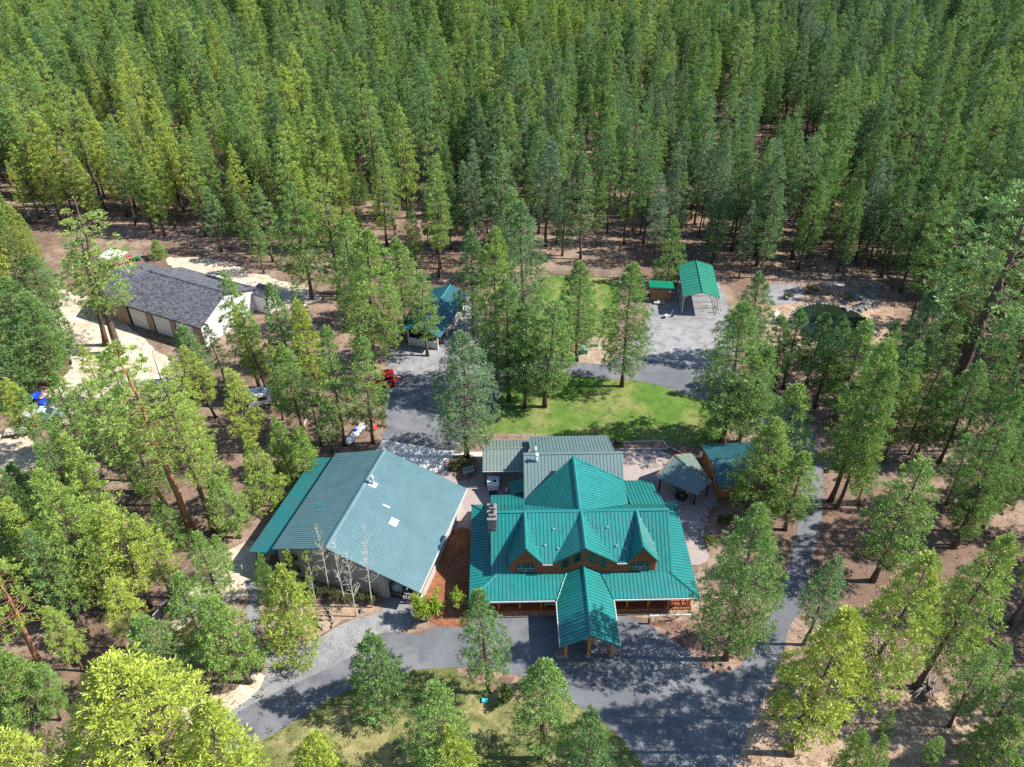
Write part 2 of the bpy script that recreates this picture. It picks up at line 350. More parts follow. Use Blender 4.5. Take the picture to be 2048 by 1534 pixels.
sheet('sandy_clearing', [(118, 575), (150, 588), (190, 600), (235, 632), (300, 690), (345, 730), (330, 790), (250, 800), (165, 800), (130, 850), (60, 800), (110, 770), (140, 720), (105, 640)], M['sand'], 0.010, 0.3)
sheet('sandy_yard', [(330, 520), (400, 515), (470, 533), (560, 560), (620, 575), (640, 600), (560, 620), (500, 600), (400, 560)], M['sand'], 0.010, 0.4)
sheet('sandy_track', [(-60, 880), (40, 870), (80, 905), (60, 945), (10, 960), (-60, 950)], M['sand'], 0.010, 0.3)
sheet('sandy_verge', [(505, 1345), (535, 1358), (530, 1390), (430, 1450), (370, 1445), (360, 1400), (420, 1390), (470, 1375)], M['sand'], 0.010, 0.25)
sheet('sandy_side_yard', [(440, 1120), (500, 1085), (545, 1100), (500, 1165), (490, 1200), (440, 1200), (395, 1240), (345, 1260), (350, 1220)], M['sand'], 0.010, 0.3)
sheet('dirt_ground', [(1500, 1400), (1545, 1360), (1600, 1330), (1700, 1370), (2060, 1400), (2150, 1620), (1440, 1620), (1475, 1520)], M['dirt'], 0.010, 0.4)
# sheet('dirt_bank', [(1060, 520), (1290, 540), (1480, 560), (1540, 600), (1460, 640), (1310, 640), (1290, 600), (1240, 566), (1085, 553)], M['dirt'], 0.010, 0.4)
sheet('pond_bank', [(1530, 600), (1600, 590), (1700, 575), (1780, 610), (1790, 660), (1750, 700), (1560, 700), (1520, 650)], M['dirt'], 0.010, 0.4)
sheet('gravel_pad', [(1540, 571), (1606, 574), (1590, 606), (1536, 604)], M['gravel'], 0.02, 0.15)
sheet('upper_lawn', [(1085, 553), (1240, 566), (1232, 670), (1212, 678), (1155, 677), (1145, 716), (1060, 728), (1010, 735), (1010, 650), (1062, 590)], M['lawn'], 0.016, 0.15)
sheet('lawn', [(985, 822), (1003, 785), (1028, 748), (1060, 744), (1212, 757), (1238, 758), (1274, 761), (1324, 771), (1363, 784), (1415, 802), (1445, 835), (1440, 880), (1400, 893), (1330, 884), (1225, 880), (1060, 868), (975, 868), (940, 880), (950, 845)], M['lawn'], 0.016, 0.15)
sheet('front_lawn', [(458, 1517), (585, 1447), (646, 1406), (708, 1376), (803, 1345), (827, 1340), (913, 1335), (981, 1341), (1058, 1358), (1147, 1406), (1219, 1454), (1284, 1529), (1330, 1640), (800, 1700), (380, 1640)], M['drylawn'], 0.016, 0.12)
sheet('gravel_yard', [(487, 1160), (515, 1164), (520, 1200), (515, 1250), (512, 1290), (560, 1300), (610, 1284), (646, 1270), (690, 1243), (742, 1230), (768, 1215), (768, 1170), (835, 1178), (832, 1235), (800, 1262), (762, 1268), (694, 1319), (526, 1398), (420, 1466), (400, 1470), (437, 1437), (500, 1395), (530, 1358), (522, 1322), (500, 1300), (492, 1240), (500, 1190)], M['gravel'], 0.022, 0.18)
sheet('tractor_gravel', [(783, 702), (815, 696), (880, 690), (905, 600), (940, 600), (990, 680), (1000, 745), (900, 752), (856, 758), (795, 750), (777, 735)], M['gravel'], 0.022, 0.2)
sheet('carport_gravel', [(1300, 610), (1366, 560), (1430, 560), (1462, 625), (1478, 680), (1470, 745), (1410, 739), (1311, 723), (1238, 714), (1248, 690), (1290, 650)], M['gravel'], 0.022, 0.2)
sheet('utility_bed', [(1154, 678), (1236, 679), (1242, 703), (1227, 717), (1212, 728), (1167, 725), (1146, 720)], M['pebble'], 0.026, 0.1)
sheet('front_bed', [(1236, 1222), (1400, 1216), (1500, 1215), (1555, 1222), (1519, 1268), (1509, 1294), (1489, 1323), (1468, 1343), (1441, 1350), (1420, 1348), (1400, 1327), (1376, 1303), (1342, 1279), (1294, 1249)], M['bed'], 0.026, 0.12)
sheet('island_bed', [(913, 1337), (981, 1342), (1058, 1359), (1100, 1382), (1090, 1410), (1030, 1400), (960, 1370)], M['bed'], 0.026, 0.12)
sheet('aspen_bed', [(610, 1215), (690, 1200), (745, 1195), (760, 1212), (738, 1228), (690, 1242), (646, 1268), (608, 1280), (590, 1250)], M['dirt'], 0.026, 0.15)
sheet('driveway', [(440, 1545), (380, 1560), (421, 1465), (526, 1397), (694, 1318), (762, 1267), (790, 1263), (841, 1270), (868, 1257), (896, 1249), (995, 1233), (1116, 1229), (1236, 1230), (1294, 1248), (1342, 1278), (1376, 1302), (1400, 1326), (1420, 1347), (1441, 1349), (1468, 1342), (1489, 1322), (1509, 1293), (1520, 1263), (1545, 1222), (1572, 1150), (1590, 1080), (1602, 1010), (1604, 945), (1585, 905), (1545, 870), (1490, 825), (1415, 803), (1363, 785), (1324, 772), (1274, 762), (1238, 759), (1212, 758), (1060, 745), (1028, 749), (1003, 786), (985, 823), (955, 845), (905, 900), (890, 901), (767, 880), (774, 858), (770, 834), (770, 776), (795, 749), (856, 757), (900, 748), (1000, 728), (1060, 722), (1144, 723), (1167, 726), (1212, 728), (1227, 718), (1240, 713), (1311, 722), (1410, 738), (1475, 745), (1530, 770), (1590, 820), (1630, 870), (1644, 940), (1645, 1024), (1628, 1107), (1616, 1164), (1605, 1218), (1581, 1252), (1560, 1328), (1550, 1352), (1530, 1389), (1506, 1440), (1472, 1536), (1440, 1650), (1335, 1650), (1284, 1529), (1219, 1454), (1147, 1406), (1058, 1358), (981, 1341), (913, 1335), (827, 1340), (803, 1345), (708, 1376), (646, 1406), (585, 1447), (458, 1517)], M['asphalt'], 0.034, 0.05)
sheet('concrete_apron', [(765.6, 879), (888, 900.6), (964.7, 904.7), (965, 911.5), (905, 916), (891, 920), (878, 945), (820, 960), (745, 915)], M['concrete'], 0.046, 0.0, straight=True)
sheet('paver_patio', [(878, 944), (893, 921), (905, 917), (965, 912), (1100, 905), (1220, 897), (1290, 893), (1345, 913), (1420, 960), (1436, 998), (1414, 1030), (1407, 1075), (1398, 1130), (1150, 1140), (940, 1140), (941, 1063), (906, 1063), (862, 1010)], M['paver'], 0.042, 0.03)
sheet('mulch_strip', [(906, 1061), (942, 1061), (946, 1130), (946, 1238), (905, 1252), (862, 1243), (850, 1180), (866, 1120), (885, 1090)], M['mulch'], 0.050, 0.12)
sheet('garden_bed', [(905, 914), (950, 912), (952, 950), (938, 963), (918, 962), (905, 955), (896, 940)], M['bed'], 0.056, 0.08)
sheet('porch_pebble_strip', [(985, 1233), (985, 1215), (1115, 1212), (1230, 1212), (1400, 1205), (1400, 1222), (1300, 1236), (1236, 1232), (1116, 1232)], M['pebble'], 0.060, 0.08)

# ================================================================== log house
HF = Frame(7.5903, 52.6637, 1.2)
house = framed('log_house', 'large log house with teal metal roof, three front dormers and stone chimney', 'house', HF)
V = Vector
TE = [M['teal'], M['teal_seam_shade']]
decks = []
pr = MB(); mr = MB()
porch = obj('porch_roof', MB().box(-9.2, 2.9, 3.2, 9.2, 3.05, 3.5), M['trimgreen'], house)
mainr = obj('main_roof', MB().box(-9.3, 8.02, 7.2, 9.3, 8.18, 7.5), M['trimgreen'], house)
PIT = 0.408
D1 = []; D2 = []
def pf(poly, **k): D1.append(roof_face(porch, poly, PIT, TE, **k))
def mf(poly, **k): D2.append(roof_face(mainr, poly, PIT, TE, **k))
EV, HT = 2.9, 3.61
pf([(-12.06, 0, EV), (-2.87, 0.02, EV), (-1.78, 2.8, HT), (-9.26, 2.8, HT)])
pf([(2.95, 0.02, EV), (12.06, 0, EV), (9.26, 2.8, HT), (1.95, 2.8, HT)])
pf([(-1.9, 2.3, 3.483), (2.07, 2.3, 3.483), (1.95, 2.8, HT), (-1.78, 2.8, HT)], joined=True)
pf([(-12.06, 0, EV), (-9.26, 2.8, HT), (-9.26, 11.0, HT), (-12.06, 13.8, EV)])
pf([(12.06, 0, EV), (12.06, 13.85, EV), (9.26, 11.05, HT), (9.26, 2.8, HT)])
pf([(-12.06, 13.8, EV), (-9.26, 11.0, HT), (-9.26, 13.8, EV)], joined=True)
pf([(12.06, 13.85, EV), (9.9, 13.85, EV), (9.9, 11.7, 3.44), (9.26, 11.05, HT)], joined=True)
# main gable: steep ends, flatter shed pieces between the dormers, rear slope
YR, ZR = 8.1, 7.7
def zs(y): return ZR-0.77*abs(YR-y)
mf([(-9.75, 2.8, zs(2.8)), (-6.06, 2.8, zs(2.8)), (-6.06, YR, ZR), (-9.75, YR, ZR)])
mf([(6.1, 2.8, zs(2.8)), (9.62, 2.8, zs(2.8)), (9.62, YR, ZR), (6.1, YR, ZR)])
mf([(-4.3, 2.72, 5.4), (-3.27, 2.72, 5.4), (0.08, YR, ZR), (-6.06, YR, ZR)])
mf([(3.52, 2.72, 5.4), (4.58, 2.72, 5.4), (6.1, YR, ZR), (0.08, YR, ZR)])
mf([(-9.75, YR, ZR), (-9.75, 11.87, 4.80), (-5.9, 11.87, 4.80), (0, YR, ZR)])
mf([(9.62, YR, ZR), (0, YR, ZR), (6.0, 11.03, 5.45), (9.9, 11.03, 5.45)])
mf([(-9.75, 11.87, 4.80), (-9.75, 15.3, 2.95), (-5.9, 15.3, 2.95), (-5.9, 11.87, 4.80)], joined=True)
mf([(6.05, 11.03, 5.45), (10.0, 11.03, 5.45), (9.62, 17.4, 2.95), (6.3, 17.4, 2.95)])
mf([(-7.5, 15.32, 2.8), (-7.5, 17.5, 2.8), (-5.85, 17.5, 3.5), (-5.85, 15.32, 3.5)], joined=True)
# dormers
for cx, lx, rx in ((-6.06, -7.93, -4.3), (0.08, -3.27, 3.52), (6.1, 4.58, 7.95)):
    yl = 5.11 if cx < -1 else 2.75; yr_ = 5.11 if cx > 1 else 2.75
    lp = [(cx, 2.75, ZR), (cx, YR, ZR)]+([(lx, 5.11, 5.4), (lx, 2.75, 5.4)] if yl > 3 else [(lx, 2.75, 5.4)])
    rp = [(cx, 2.75, ZR), (cx, YR, ZR)]+([(rx, 5.11, 5.4), (rx, 2.75, 5.4)] if yr_ > 3 else [(rx, 2.75, 5.4)])
    dr = obj('dormer_roof', merge([ridge_cap((cx, 2.73, ZR+0.02), (cx, YR, ZR+0.02), 0.17)]), TE, house)
    ds = [roof_face(dr, lp, PIT, TE, thick=0.16), roof_face(dr, rp, PIT, TE, thick=0.16)]
    obj('roof_deck', merge(ds), [M['trimgreen']], dr)
# rear cross gable with projecting ridge
xr = obj('rear_gable_roof', ridge_cap((-0.05, YR, ZR+0.03), (-0.05, 16.7, ZR+0.03), 0.2), TE, house)
xd = [roof_face(xr, [(-0.05, YR, ZR), (-0.05, 16.7, ZR), (-5.92, 13.4, 3.75), (-5.92, 12.9, 3.75)], PIT, TE, thick=0.16),
      roof_face(xr, [(-0.05, YR, ZR), (-0.05, 16.7, ZR), (5.9, 15.2, 5.2), (5.9, 11.3, 5.2)], PIT, TE, thick=0.16)]
obj('roof_deck', merge(xd), [M['trimgreen']], xr)
obj('roof_edge', MB().prism([(-0.05, 16.72, ZR+0.06), (-5.95, 13.42, 3.8), (-5.95, 13.25, 3.8), (-0.05, 16.5, ZR+0.06)], (0, 0, 1), 0.2), [M['teal']], xr)
obj('roof_edge', MB().prism([(-0.05, 16.72, ZR+0.06), (5.93, 15.22, 5.26), (5.93, 15.05, 5.26), (-0.05, 16.5, ZR+0.06)], (0, 0, 1), 0.2), [M['teal']], xr)
# ridge and hip caps, eaves
caps = merge([ridge_cap((-9.78, YR, ZR+0.02), (9.65, YR, ZR+0.02), 0.2)])
obj('ridge_cap', caps, [M['teal']], mainr)
for a_, b_ in (((-12.05, 0.02, EV+0.02), (-9.24, 2.82, HT+0.02)), ((12.05, 0.02, EV+0.02), (9.24, 2.82, HT+0.02)), ((-12.05, 13.78, EV+0.02), (-9.25, 10.98, HT+0.02)), ((-2.95, -0.1, EV+0.02), (-1.72, 2.95, HT+0.03)), ((3.03, -0.1, EV+0.02), (1.9, 2.95, HT+0.03))):
    obj('hip_cap', ridge_cap(a_, b_, 0.13), [M['teal']], porch)
obj('roof_deck', merge(D1), [M['trimgreen']], porch); obj('roof_deck', merge(D2), [M['trimgreen']], mainr)
gut = MB().box(-12.05, -0.14, 2.70, -2.9, -0.02, 2.86).box(2.98, -0.14, 2.70, 12.05, -0.02, 2.86).box(-4.3, 2.60, 5.22, -3.27, 2.70, 5.33).box(3.52, 2.60, 5.22, 4.58, 2.70, 5.33)
obj('gutter', gut, [M['gutter']], porch)
# portico over the drive
po = obj('portico_roof', ridge_cap((0.05, -5.67, 4.68), (0.05, 3.0, 4.68), 0.17), TE, house)
pd = [roof_face(po, [(-2.92, -5.65, EV), (0.05, -5.65, 4.65), (0.05, 3.0, 4.65), (-1.75, 3.0, 3.59), (-2.92, 0.0, EV)], PIT, TE, thick=0.16),
      roof_face(po, [(0.05, -5.65, 4.65), (3.0, -5.65, EV), (3.0, 0.0, EV), (1.88, 3.0, 3.56), (0.05, 3.0, 4.65)], PIT, TE, thick=0.16)]
obj('roof_deck', merge(pd), [M['trimgreen']], po)
obj('gutter', MB().box(-3.04, -5.6, 2.72, -2.94, -0.16, 2.88).box(3.02, -5.6, 2.72, 3.12, -0.16, 2.88), [M['gutter']], po)
pfm = MB().tube([(-2.3, -4.7, 2.85), (2.4, -4.7, 2.85)], 0.15).tube([(0.05, -5.3, 4.25), (0.05, 2.5, 4.25)], 0.16).tube([(-2.3, -5.2, 2.82), (-2.3, 0.4, 2.82)], 0.14).tube([(2.4, -5.2, 2.82), (2.4, 0.4, 2.82)], 0.14)
pfm.tube([(-2.5, -4.7, 2.95), (0.05, -4.7, 4.3)], 0.11).tube([(2.6, -4.7, 2.95), (0.05, -4.7, 4.3)], 0.11).tube([(0.05, -4.7, 3.0), (-1.0, -4.7, 3.6)], 0.08).tube([(0.05, -4.7, 3.0), (1.1, -4.7, 3.6)], 0.08)
obj('portico_beam', pfm, [M['logpost']], house, True)
for x in (-2.28, 0.06, 2.40): obj('portico_post', MB().tube([(x, -4.72, 0), (x, -4.72, 0.05), (x, -4.7, 2.75 if x != 0.06 else 3.9)], [0.2, 0.19, 0.17], 10), [M['logpost']], house, True)
for x in (-2.28, 0.06, 2.40): obj('post_footing', MB().tube([(x, -4.72, 0.0), (x, -4.72, 0.22)], [0.34, 0.28], 10), [M['stone']], house)
# log front wall with the dormer profile, laid course by course
prof = [(-7.75, 5.45), (-6.06, 7.5), (-4.2, 5.2), (-3.35, 5.2), (0.08, 7.5), (3.6, 5.2), (4.48, 5.2), (6.1, 7.5), (7.8, 5.45)]
def top_at(x):
    for (a, za), (b, zb) in zip(prof, prof[1:]):
        if a <= x <= b: return za+(zb-za)*(x-a)/(b-a)
    return 0
W = MB(); z = 3.25; i = 0
while z < 7.4:
    h = 0.205; xs_ = [x/20 for x in range(-155, 157)]; run = None
    for x in xs_+[99]:
        ok = x < 90 and top_at(x) >= z+h*0.5
        if ok and run is None: run = x
        if not ok and run is not None:
            x1 = last
            if x1-run > 0.15:
                W.add([(run, 3.12, z), (x1, 3.12, z), (x1, 3.02, z+0.03), (run, 3.02, z+0.03), (x1, 2.98, z+h*0.5), (run, 2.98, z+h*0.5), (x1, 3.03, z+h-0.02), (run, 3.03, z+h-0.02), (x1, 3.12, z+h), (run, 3.12, z+h)],
                      [(0, 1, 2, 3), (3, 2, 4, 5), (5, 4, 6, 7), (7, 6, 8, 9), (1, 8, 6, 4, 2), (0, 3, 5, 7, 9)])
            run = None
        last = x
    z += h
W.add([(x, 3.13, 3.2) for x, _ in prof]+[(x, 3.13, zt-0.02) for x, zt in prof], [(k, k+1, k+10, k+9) for k in range(8)])
W.box(-7.78, 3.1, 3.2, -7.6, 5.2, 5.4).box(7.65, 3.1, 3.2, 7.83, 5.2, 5.4)
for sx in (-9.25, 9.15):     # gable end walls
    W.prism([(sx, 2.95, 3.3), (sx, 13.2, 3.3), (sx, YR, ZR-0.3)], (1, 0, 0), 0.12)
obj('upper_log_wall', W, [M['log']], house)
L = MB(); z = 0.4
while z < 3.3:
    L.box(-9.1, 2.96, z+0.015, 9.1, 3.12, z+0.215).box(-9.26, 3.13, z+0.015, -9.1, 13.4, z+0.215).box(9.1, 3.13, z+0.015, 9.26, 13.4, z+0.215).box(-9.1, 13.2, z+0.015, 9.1, 13.36, z+0.215); z += 0.23
L.box(-9.08, 3.0, 0.0, 9.08, 13.3, 3.1)
obj('lower_log_wall', L, [M['log']], house)
# windows: two arched, four leaning under the centre gable
def arch_window(cx):
    w, hgt, hw = 1.02, 1.0, 1.02; base = 3.72; n = 12
    arc = [(cx+hw*math.cos(math.pi*k/n), base+0.72+0.78*math.sin(math.pi*k/n)) for k in range(n+1)]
    outl = [(cx+hw, base)]+arc+[(cx-hw, base)]
    f = MB(); inner = [(cx+(x-cx)*0.9, base+0.06+(z-base)*0.92) for x, z in outl]; k = len(outl)
    vs = [(x, 2.90, z) for x, z in outl]+[(x, 2.90, z) for x, z in inner]+[(x, 3.02, z) for x, z in outl]+[(x, 2.99, z) for x, z in inner]
    for j in range(k):
        q = (j+1) % k; f.add([vs[j], vs[q], vs[k+q], vs[k+j]], [(0, 1, 2, 3)]); f.add([vs[j], vs[2*k+j], vs[2*k+q], vs[q]], [(0, 1, 2, 3)]); f.add([vs[k+j], vs[k+q], vs[3*k+q], vs[3*k+j]], [(0, 1, 2, 3)])
    wn_ = obj('arched_window', f, [M['trimgreen']], house)
    obj('pane', MB().add([(x, 2.955, z) for x, z in inner], [tuple(range(k))]), [M['glass']], wn_)
    mun = MB().box(cx-0.92, 2.915, base+0.68, cx+0.92, 2.95, base+0.74).box(cx-0.03, 2.915, base+0.06, cx+0.03, 2.95, base+0.68).box(cx-0.92, 2.917, base+0.30, cx+0.92, 2.948, base+0.35)
    for a in (-0.45, 0.45): mun.box(cx+a-0.02, 2.917, base+0.74, cx+a+0.02, 2.948, base+1.3)
    obj('muntin', mun, [M['gutter']], wn_)
arch_window(-6.06); arch_window(6.1)
for x0, x1 in ((-2.25, -1.5), (-1.05, -0.3), (0.48, 1.22), (1.7, 2.42)):
    tl, tr_ = top_at(x0)-0.42, top_at(x1)-0.42; bl, br_ = max(3.95, tl-1.25), max(3.95, tr_-1.25)
    q = [(x0, bl), (x1, br_), (x1, tr_), (x0, tl)]; cx = (x0+x1)/2; cz = sum(z for _, z in q)/4
    inn = [(cx+(x-cx)*0.80, cz+(z-cz)*0.88) for x, z in q]; f = MB()
    for j in range(4):
        p = (j+1) % 4; a = [(q[j][0], 2.89, q[j][1]), (q[p][0], 2.89, q[p][1]), (inn[p][0], 2.89, inn[p][1]), (inn[j][0], 2.89, inn[j][1])]
        f.add(a, [(0, 1, 2, 3)]); f.add([a[0], (q[j][0], 3.0, q[j][1]), (q[p][0], 3.0, q[p][1]), a[1]], [(0, 1, 2, 3)]); f.add([a[3], a[2], (inn[p][0], 2.98, inn[p][1]), (inn[j][0], 2.98, inn[j][1])], [(0, 1, 2, 3)])
    wn_ = obj('slanted_window', f, [M['trimgreen']], house)
    obj('pane', MB().add([(x, 2.945, z) for x, z in inn], [(0, 1, 2, 3)]), [M['glass']], wn_)
for x in (-7.4, -4.6, 4.4, 7.2):
    wn_ = obj('porch_window', MB().box(x-0.7, 2.88, 1.2, x+0.7, 2.95, 2.4), [M['trimgreen']], house); obj('pane', MB().box(x-0.6, 2.86, 1.3, x+0.6, 2.875, 2.3), [M['glass']], wn_)
dd = obj('front_door', MB().box(-0.9, 2.88, 0.42, 0.9, 2.95, 2.6), [M['timber']], house); obj('handle', MB().box(0.02, 2.82, 1.3, 0.08, 2.87, 1.6), [M['metal']], dd)
# porch deck of boards, posts, rails
Dk = MB(); y = 0.62
while y < 2.9: Dk.box(-11.5, y, 0.30, 11.5, y+0.135, 0.36); y += 0.145
x = -11.6
while x < -9.4: Dk.box(x, 2.95, 0.30, x+0.135, 13.2, 0.36).box(-x-0.135, 2.95, 0.30, -x, 13.2, 0.36); x += 0.145
Dk.box(-11.6, 0.56, 0.05, 11.6, 0.61, 0.36).box(-11.66, 0.56, 0.05, -11.61, 13.2, 0.36).box(11.61, 0.56, 0.05, 11.66, 13.2, 0.36)
obj('porch_deck', Dk, [M['deck']], house)
for x in (-11.4, -9.0, -6.75, -4.45, 4.72, 6.97, 9.12, 11.4): obj('porch_post', MB().tube([(x, 0.85, 0.3), (x, 0.85, 2.8)], [0.15, 0.13], 10), [M['logpost']], house, True)
for y in (4.5, 7.5, 10.5): 
    for x in (-11.4, 11.4): obj('porch_post', MB().tube([(x, y, 0.3), (x, y, 2.8)], [0.15, 0.13], 10), [M['logpost']], house, True)
bm_ = MB().tube([(-11.6, 0.85, 2.72), (-2.6, 0.85, 2.72)], 0.13).tube([(2.7, 0.85, 2.72), (11.6, 0.85, 2.72)], 0.13)
obj('porch_beam', bm_, [M['logpost']], house, True)
rl = MB().tube([(9.2, 0.80, 1.2), (11.4, 0.80, 1.2)], 0.06).tube([(9.2, 0.80, 0.6), (11.4, 0.80, 0.6)], 0.06)
for k in range(7): rl.tube([(9.45+k*0.28, 0.80, 0.6), (9.45+k*0.28, 0.80, 1.2)], 0.035, 6)
rl.tube([(11.45, 0.9, 1.2), (11.45, 4.4, 1.2)], 0.06).tube([(11.45, 0.9, 0.6), (11.45, 4.4, 0.6)], 0.06)
obj('railing', rl, [M['logpost']], house, True)
# chimney
ch = MB(); rr = random.Random(3); z = 0.0
while z < 8.2:
    h = rr.uniform(0.22, 0.34)
    for (x0, y0, x1, y1) in ((-10.02, 6.45, -9.62, 7.1), (-10.02, 7.1, -9.6, 7.85), (-10.0, 7.85, -9.62, 8.6), (-9.62, 6.45, -9.14, 7.2), (-9.6, 7.2, -9.15, 8.0), (-9.62, 8.0, -9.14, 8.6)):
        j = rr.uniform(0, 0.035); ch.box(x0-j, y0-j, z, x1+j, y1+j, z+h-0.03)
    z += h
ch.box(-9.98, 6.5, 0, -9.18, 8.55, 8.2)
chim = obj('chimney', ch, [M['flagstone']], house)
obj('chimney_cap', MB().box(-10.12, 6.3, 8.2, -9.05, 8.7, 8.36).box(-9.95, 6.6, 8.36, -9.2, 7.4, 8.75).box(-9.9, 7.7, 8.36, -9.25, 8.4, 8.7), [M['flagstone']], chim)
obj('flue', MB().box(-9.75, 6.8, 8.75, -9.4, 7.2, 9.0).box(-9.72, 7.85, 8.7, -9.42, 8.2, 8.92), [M['black']], chim)
for x, y, zz in ((-3.0, 6.1, 6.9), (-2.6, 4.1, 6.05), (2.8, 6.2, 6.95), (3.6, 4.3, 6.15), (4.5, 4.0, 6.0), (-4.0, 4.5, 6.2)):
    obj('roof_vent', MB().tube([(x, y, zz-0.2), (x, y, zz+0.18)], [0.06, 0.06], 8).tube([(x, y, zz+0.16), (x, y, zz+0.24)], [0.1, 0.04], 8), [M['gutter']], house)

# ------------------------------------------------------------------ grey-green patio roofs behind the house
GG = [M['greygreen'], M['sage_seam_shade']]; SG = [M['sage'], M['sage_seam_shade']]
pav = framed('patio_pavilion', 'tall grey green gabled roof behind the teal rear gable, with white vent pipe', 'pavilion', HF)
pvr = obj('gable_roof', ridge_cap((-5.85, 18.8, 6.33), (6.2, 18.8, 6.33), 0.2), GG, pav)
def zg(y): return 6.3-0.5*(18.8-y)
ds = [roof_face(pvr, [(-5.85, 18.8, 6.3), (-5.9, 13.45, zg(13.45)), (-0.05, 16.6, zg(16.6)), (5.95, 15.1, zg(15.1)), (6.15, 18.8, 6.3)], 0.415, GG),
      roof_face(pvr, [(-5.0, 18.8, 6.3), (5.2, 18.8, 6.3), (5.1, 24.3, 4.2), (-4.9, 24.3, 4.2)], 0.415, GG)]
obj('roof_deck', merge(ds), [M['trimgreen']], pvr)
for x in (-4.5, 0.0, 4.6):
    for y in (18.0, 23.8): obj('post', MB().box(x-0.12, y-0.12, 0, x+0.12, y+0.12, 4.2 if y > 20 else 5.6), [M['darkpost']], pav)
obj('back_wall', MB().box(-5.4, 13.4, 0, 5.4, 13.55, 3.4).box(-5.45, 13.55, 0, -5.3, 17, 3.4).box(5.3, 13.55, 0, 5.45, 15.5, 3.4), [M['log']], pav)
vp = obj('vent_pipe', MB().tube([(-4.3, 17.9, 5.5), (-4.3, 17.9, 6.9)], 0.16, 10).tube([(-4.3, 17.9, 6.85), (-4.3, 17.9, 7.1)], [0.27, 0.2], 10).tube([(-4.35, 19.3, 6.0), (-4.35, 19.3, 6.9)], 0.12, 10), [M['white']], pav, True)
pc = framed('patio_cover', 'low sage green patio cover left of the rear pavilion, over a white hot tub', 'pavilion', HF)
pcr = obj('gable_roof', ridge_cap((-10.8, 22.4, 4.03), (-4.85, 22.4, 4.03), 0.16), SG, pc)
ds = [roof_face(pcr, [(-10.8, 22.4, 4.0), (-10.83, 19.45, 3.0), (-5.3, 19.45, 3.0), (-5.0, 22.4, 4.0)], 0.43, SG), roof_face(pcr, [(-10.6, 22.4, 4.0), (-4.9, 22.4, 4.0), (-4.9, 25.0, 3.0), (-10.4, 25.0, 3.0)], 0.43, SG)]
obj('roof_deck', merge(ds), [M['trimgreen']], pcr)
obj('gutter', MB().box(-10.8, 19.3, 2.8, -5.3, 19.42, 2.95), [M['gutter']], pc)
for x in (-10.5, -5.6):
    for y in (19.8, 24.6): obj('post', MB().box(x-0.1, y-0.1, 0, x+0.1, y+0.1, 2.9), [M['darkpost']], pc)
obj('back_wall', MB().box(-10.3, 24.3, 0, -5.5, 24.42, 2.7), [M['timber']], pc)
pb = HF.o+HF.x*-9.55+HF.y*19.3
tub = thing('barbecue_counter', 'white hot tub cabinet under the eave of the sage patio cover', 'hot tub', pb, HF.t)
obj('cabinet', MB().box(-0.65, -0.6, 0.05, 0.65, 0.9, 1.15), [M['white']], tub); obj('lid', MB().box(-0.75, -0.68, 1.15, 0.75, 0.98, 1.25), [M['tank']], tub)
obj('panel', MB().box(0.05, -0.1, 1.252, 0.38, 0.3, 1.27), [M['black']], tub); obj('step', MB().box(-0.5, -1.15, 0.04, 0.5, -0.65, 0.3), [M['black']], tub)
hb = HF.o+HF.x*-6.9+HF.y*18.3
hm = thing('hammock', 'red and white hammock on a curved frame at the edge of the patio', 'hammock', hb, HF.t)
pts = [(-1.4+2.8*k/10, 0, 0.95-0.55*math.sin(math.pi*k/10)) for k in range(11)]
obj('frame', MB().tube([(p[0]*1.05, p[1], p[2]*0.6+0.0 if 0 < i < 10 else p[2]+0.05) for i, p in enumerate(pts)], 0.05, 8), [M['wood']], hm, True)
hs = MB(); 
for i in range(10): hs.add([(pts[i][0], -0.35, pts[i][2]+0.06), (pts[i+1][0], -0.35, pts[i+1][2]+0.06), (pts[i+1][0], 0.35, pts[i+1][2]+0.06), (pts[i][0], 0.35, pts[i][2]+0.06)], [(0, 1, 2, 3)], i % 2)
obj('sling', hs, [M['red'], M['white']], hm)
bb = HF.o+HF.x*-5.75+HF.y*19.25
gr = thing('gas_grill', 'dark blue covered gas grill under the patio cover next to the pavilion wall', 'grill', bb, HF.t)
obj('body', MB().box(-0.55, -0.35, 0.5, 0.55, 0.35, 1.05), [M['cabinroof']], gr); obj('lid', MB().tube([(-0.5, 0, 1.05), (0.5, 0, 1.05)], 0.32, 12), [M['cabinroof']], gr, True)
for x in (-0.45, 0.45):
    for y in (-0.28, 0.28): obj('leg', MB().box(x-0.04, y-0.04, 0.04, x+0.04, y+0.04, 0.5), [M['metal']], gr)

# ================================================================== big shop
SX, SY = G(450+655*.30641, 850+805*.30641)[:2]
SF = Frame(SX, SY, -15.7)
shop = framed('workshop', 'huge shop building under weathered blue green ribbed roof with teal lean-to strip', 'workshop', SF)
SM = [M['shop'], M['shop_seam_shade']]
y0, y1 = -5.05, 10.85
sr = obj('gable_roof', ridge_cap((3.55, y0-0.02, 6.78), (3.55, y1+0.02, 6.78), 0.3), SM, shop)
ds = [roof_face(sr, [(3.55, y0, 6.75), (3.55, y1, 6.75), (-3.2, y1, 4.5), (-3.2, y0, 4.5)], 0.305, SM, True, rib=0.05, ribh=0.03),
      roof_face(sr, [(3.55, y0, 6.75), (13.75, y0, 3.0), (13.75, y1, 3.0), (3.55, y1, 6.75)], 0.305, SM, True, rib=0.05, ribh=0.03)]
obj('roof_deck', merge(ds), [M['trimgreen']], sr)
obj('roof_patch', MB().prism([(7.85, 1.2, 5.245), (8.75, 1.2, 4.915), (8.75, 2.25, 4.915), (7.85, 2.25, 5.245)], (0.345, 0, 0.938), 0.03), [M['gutter']], shop)
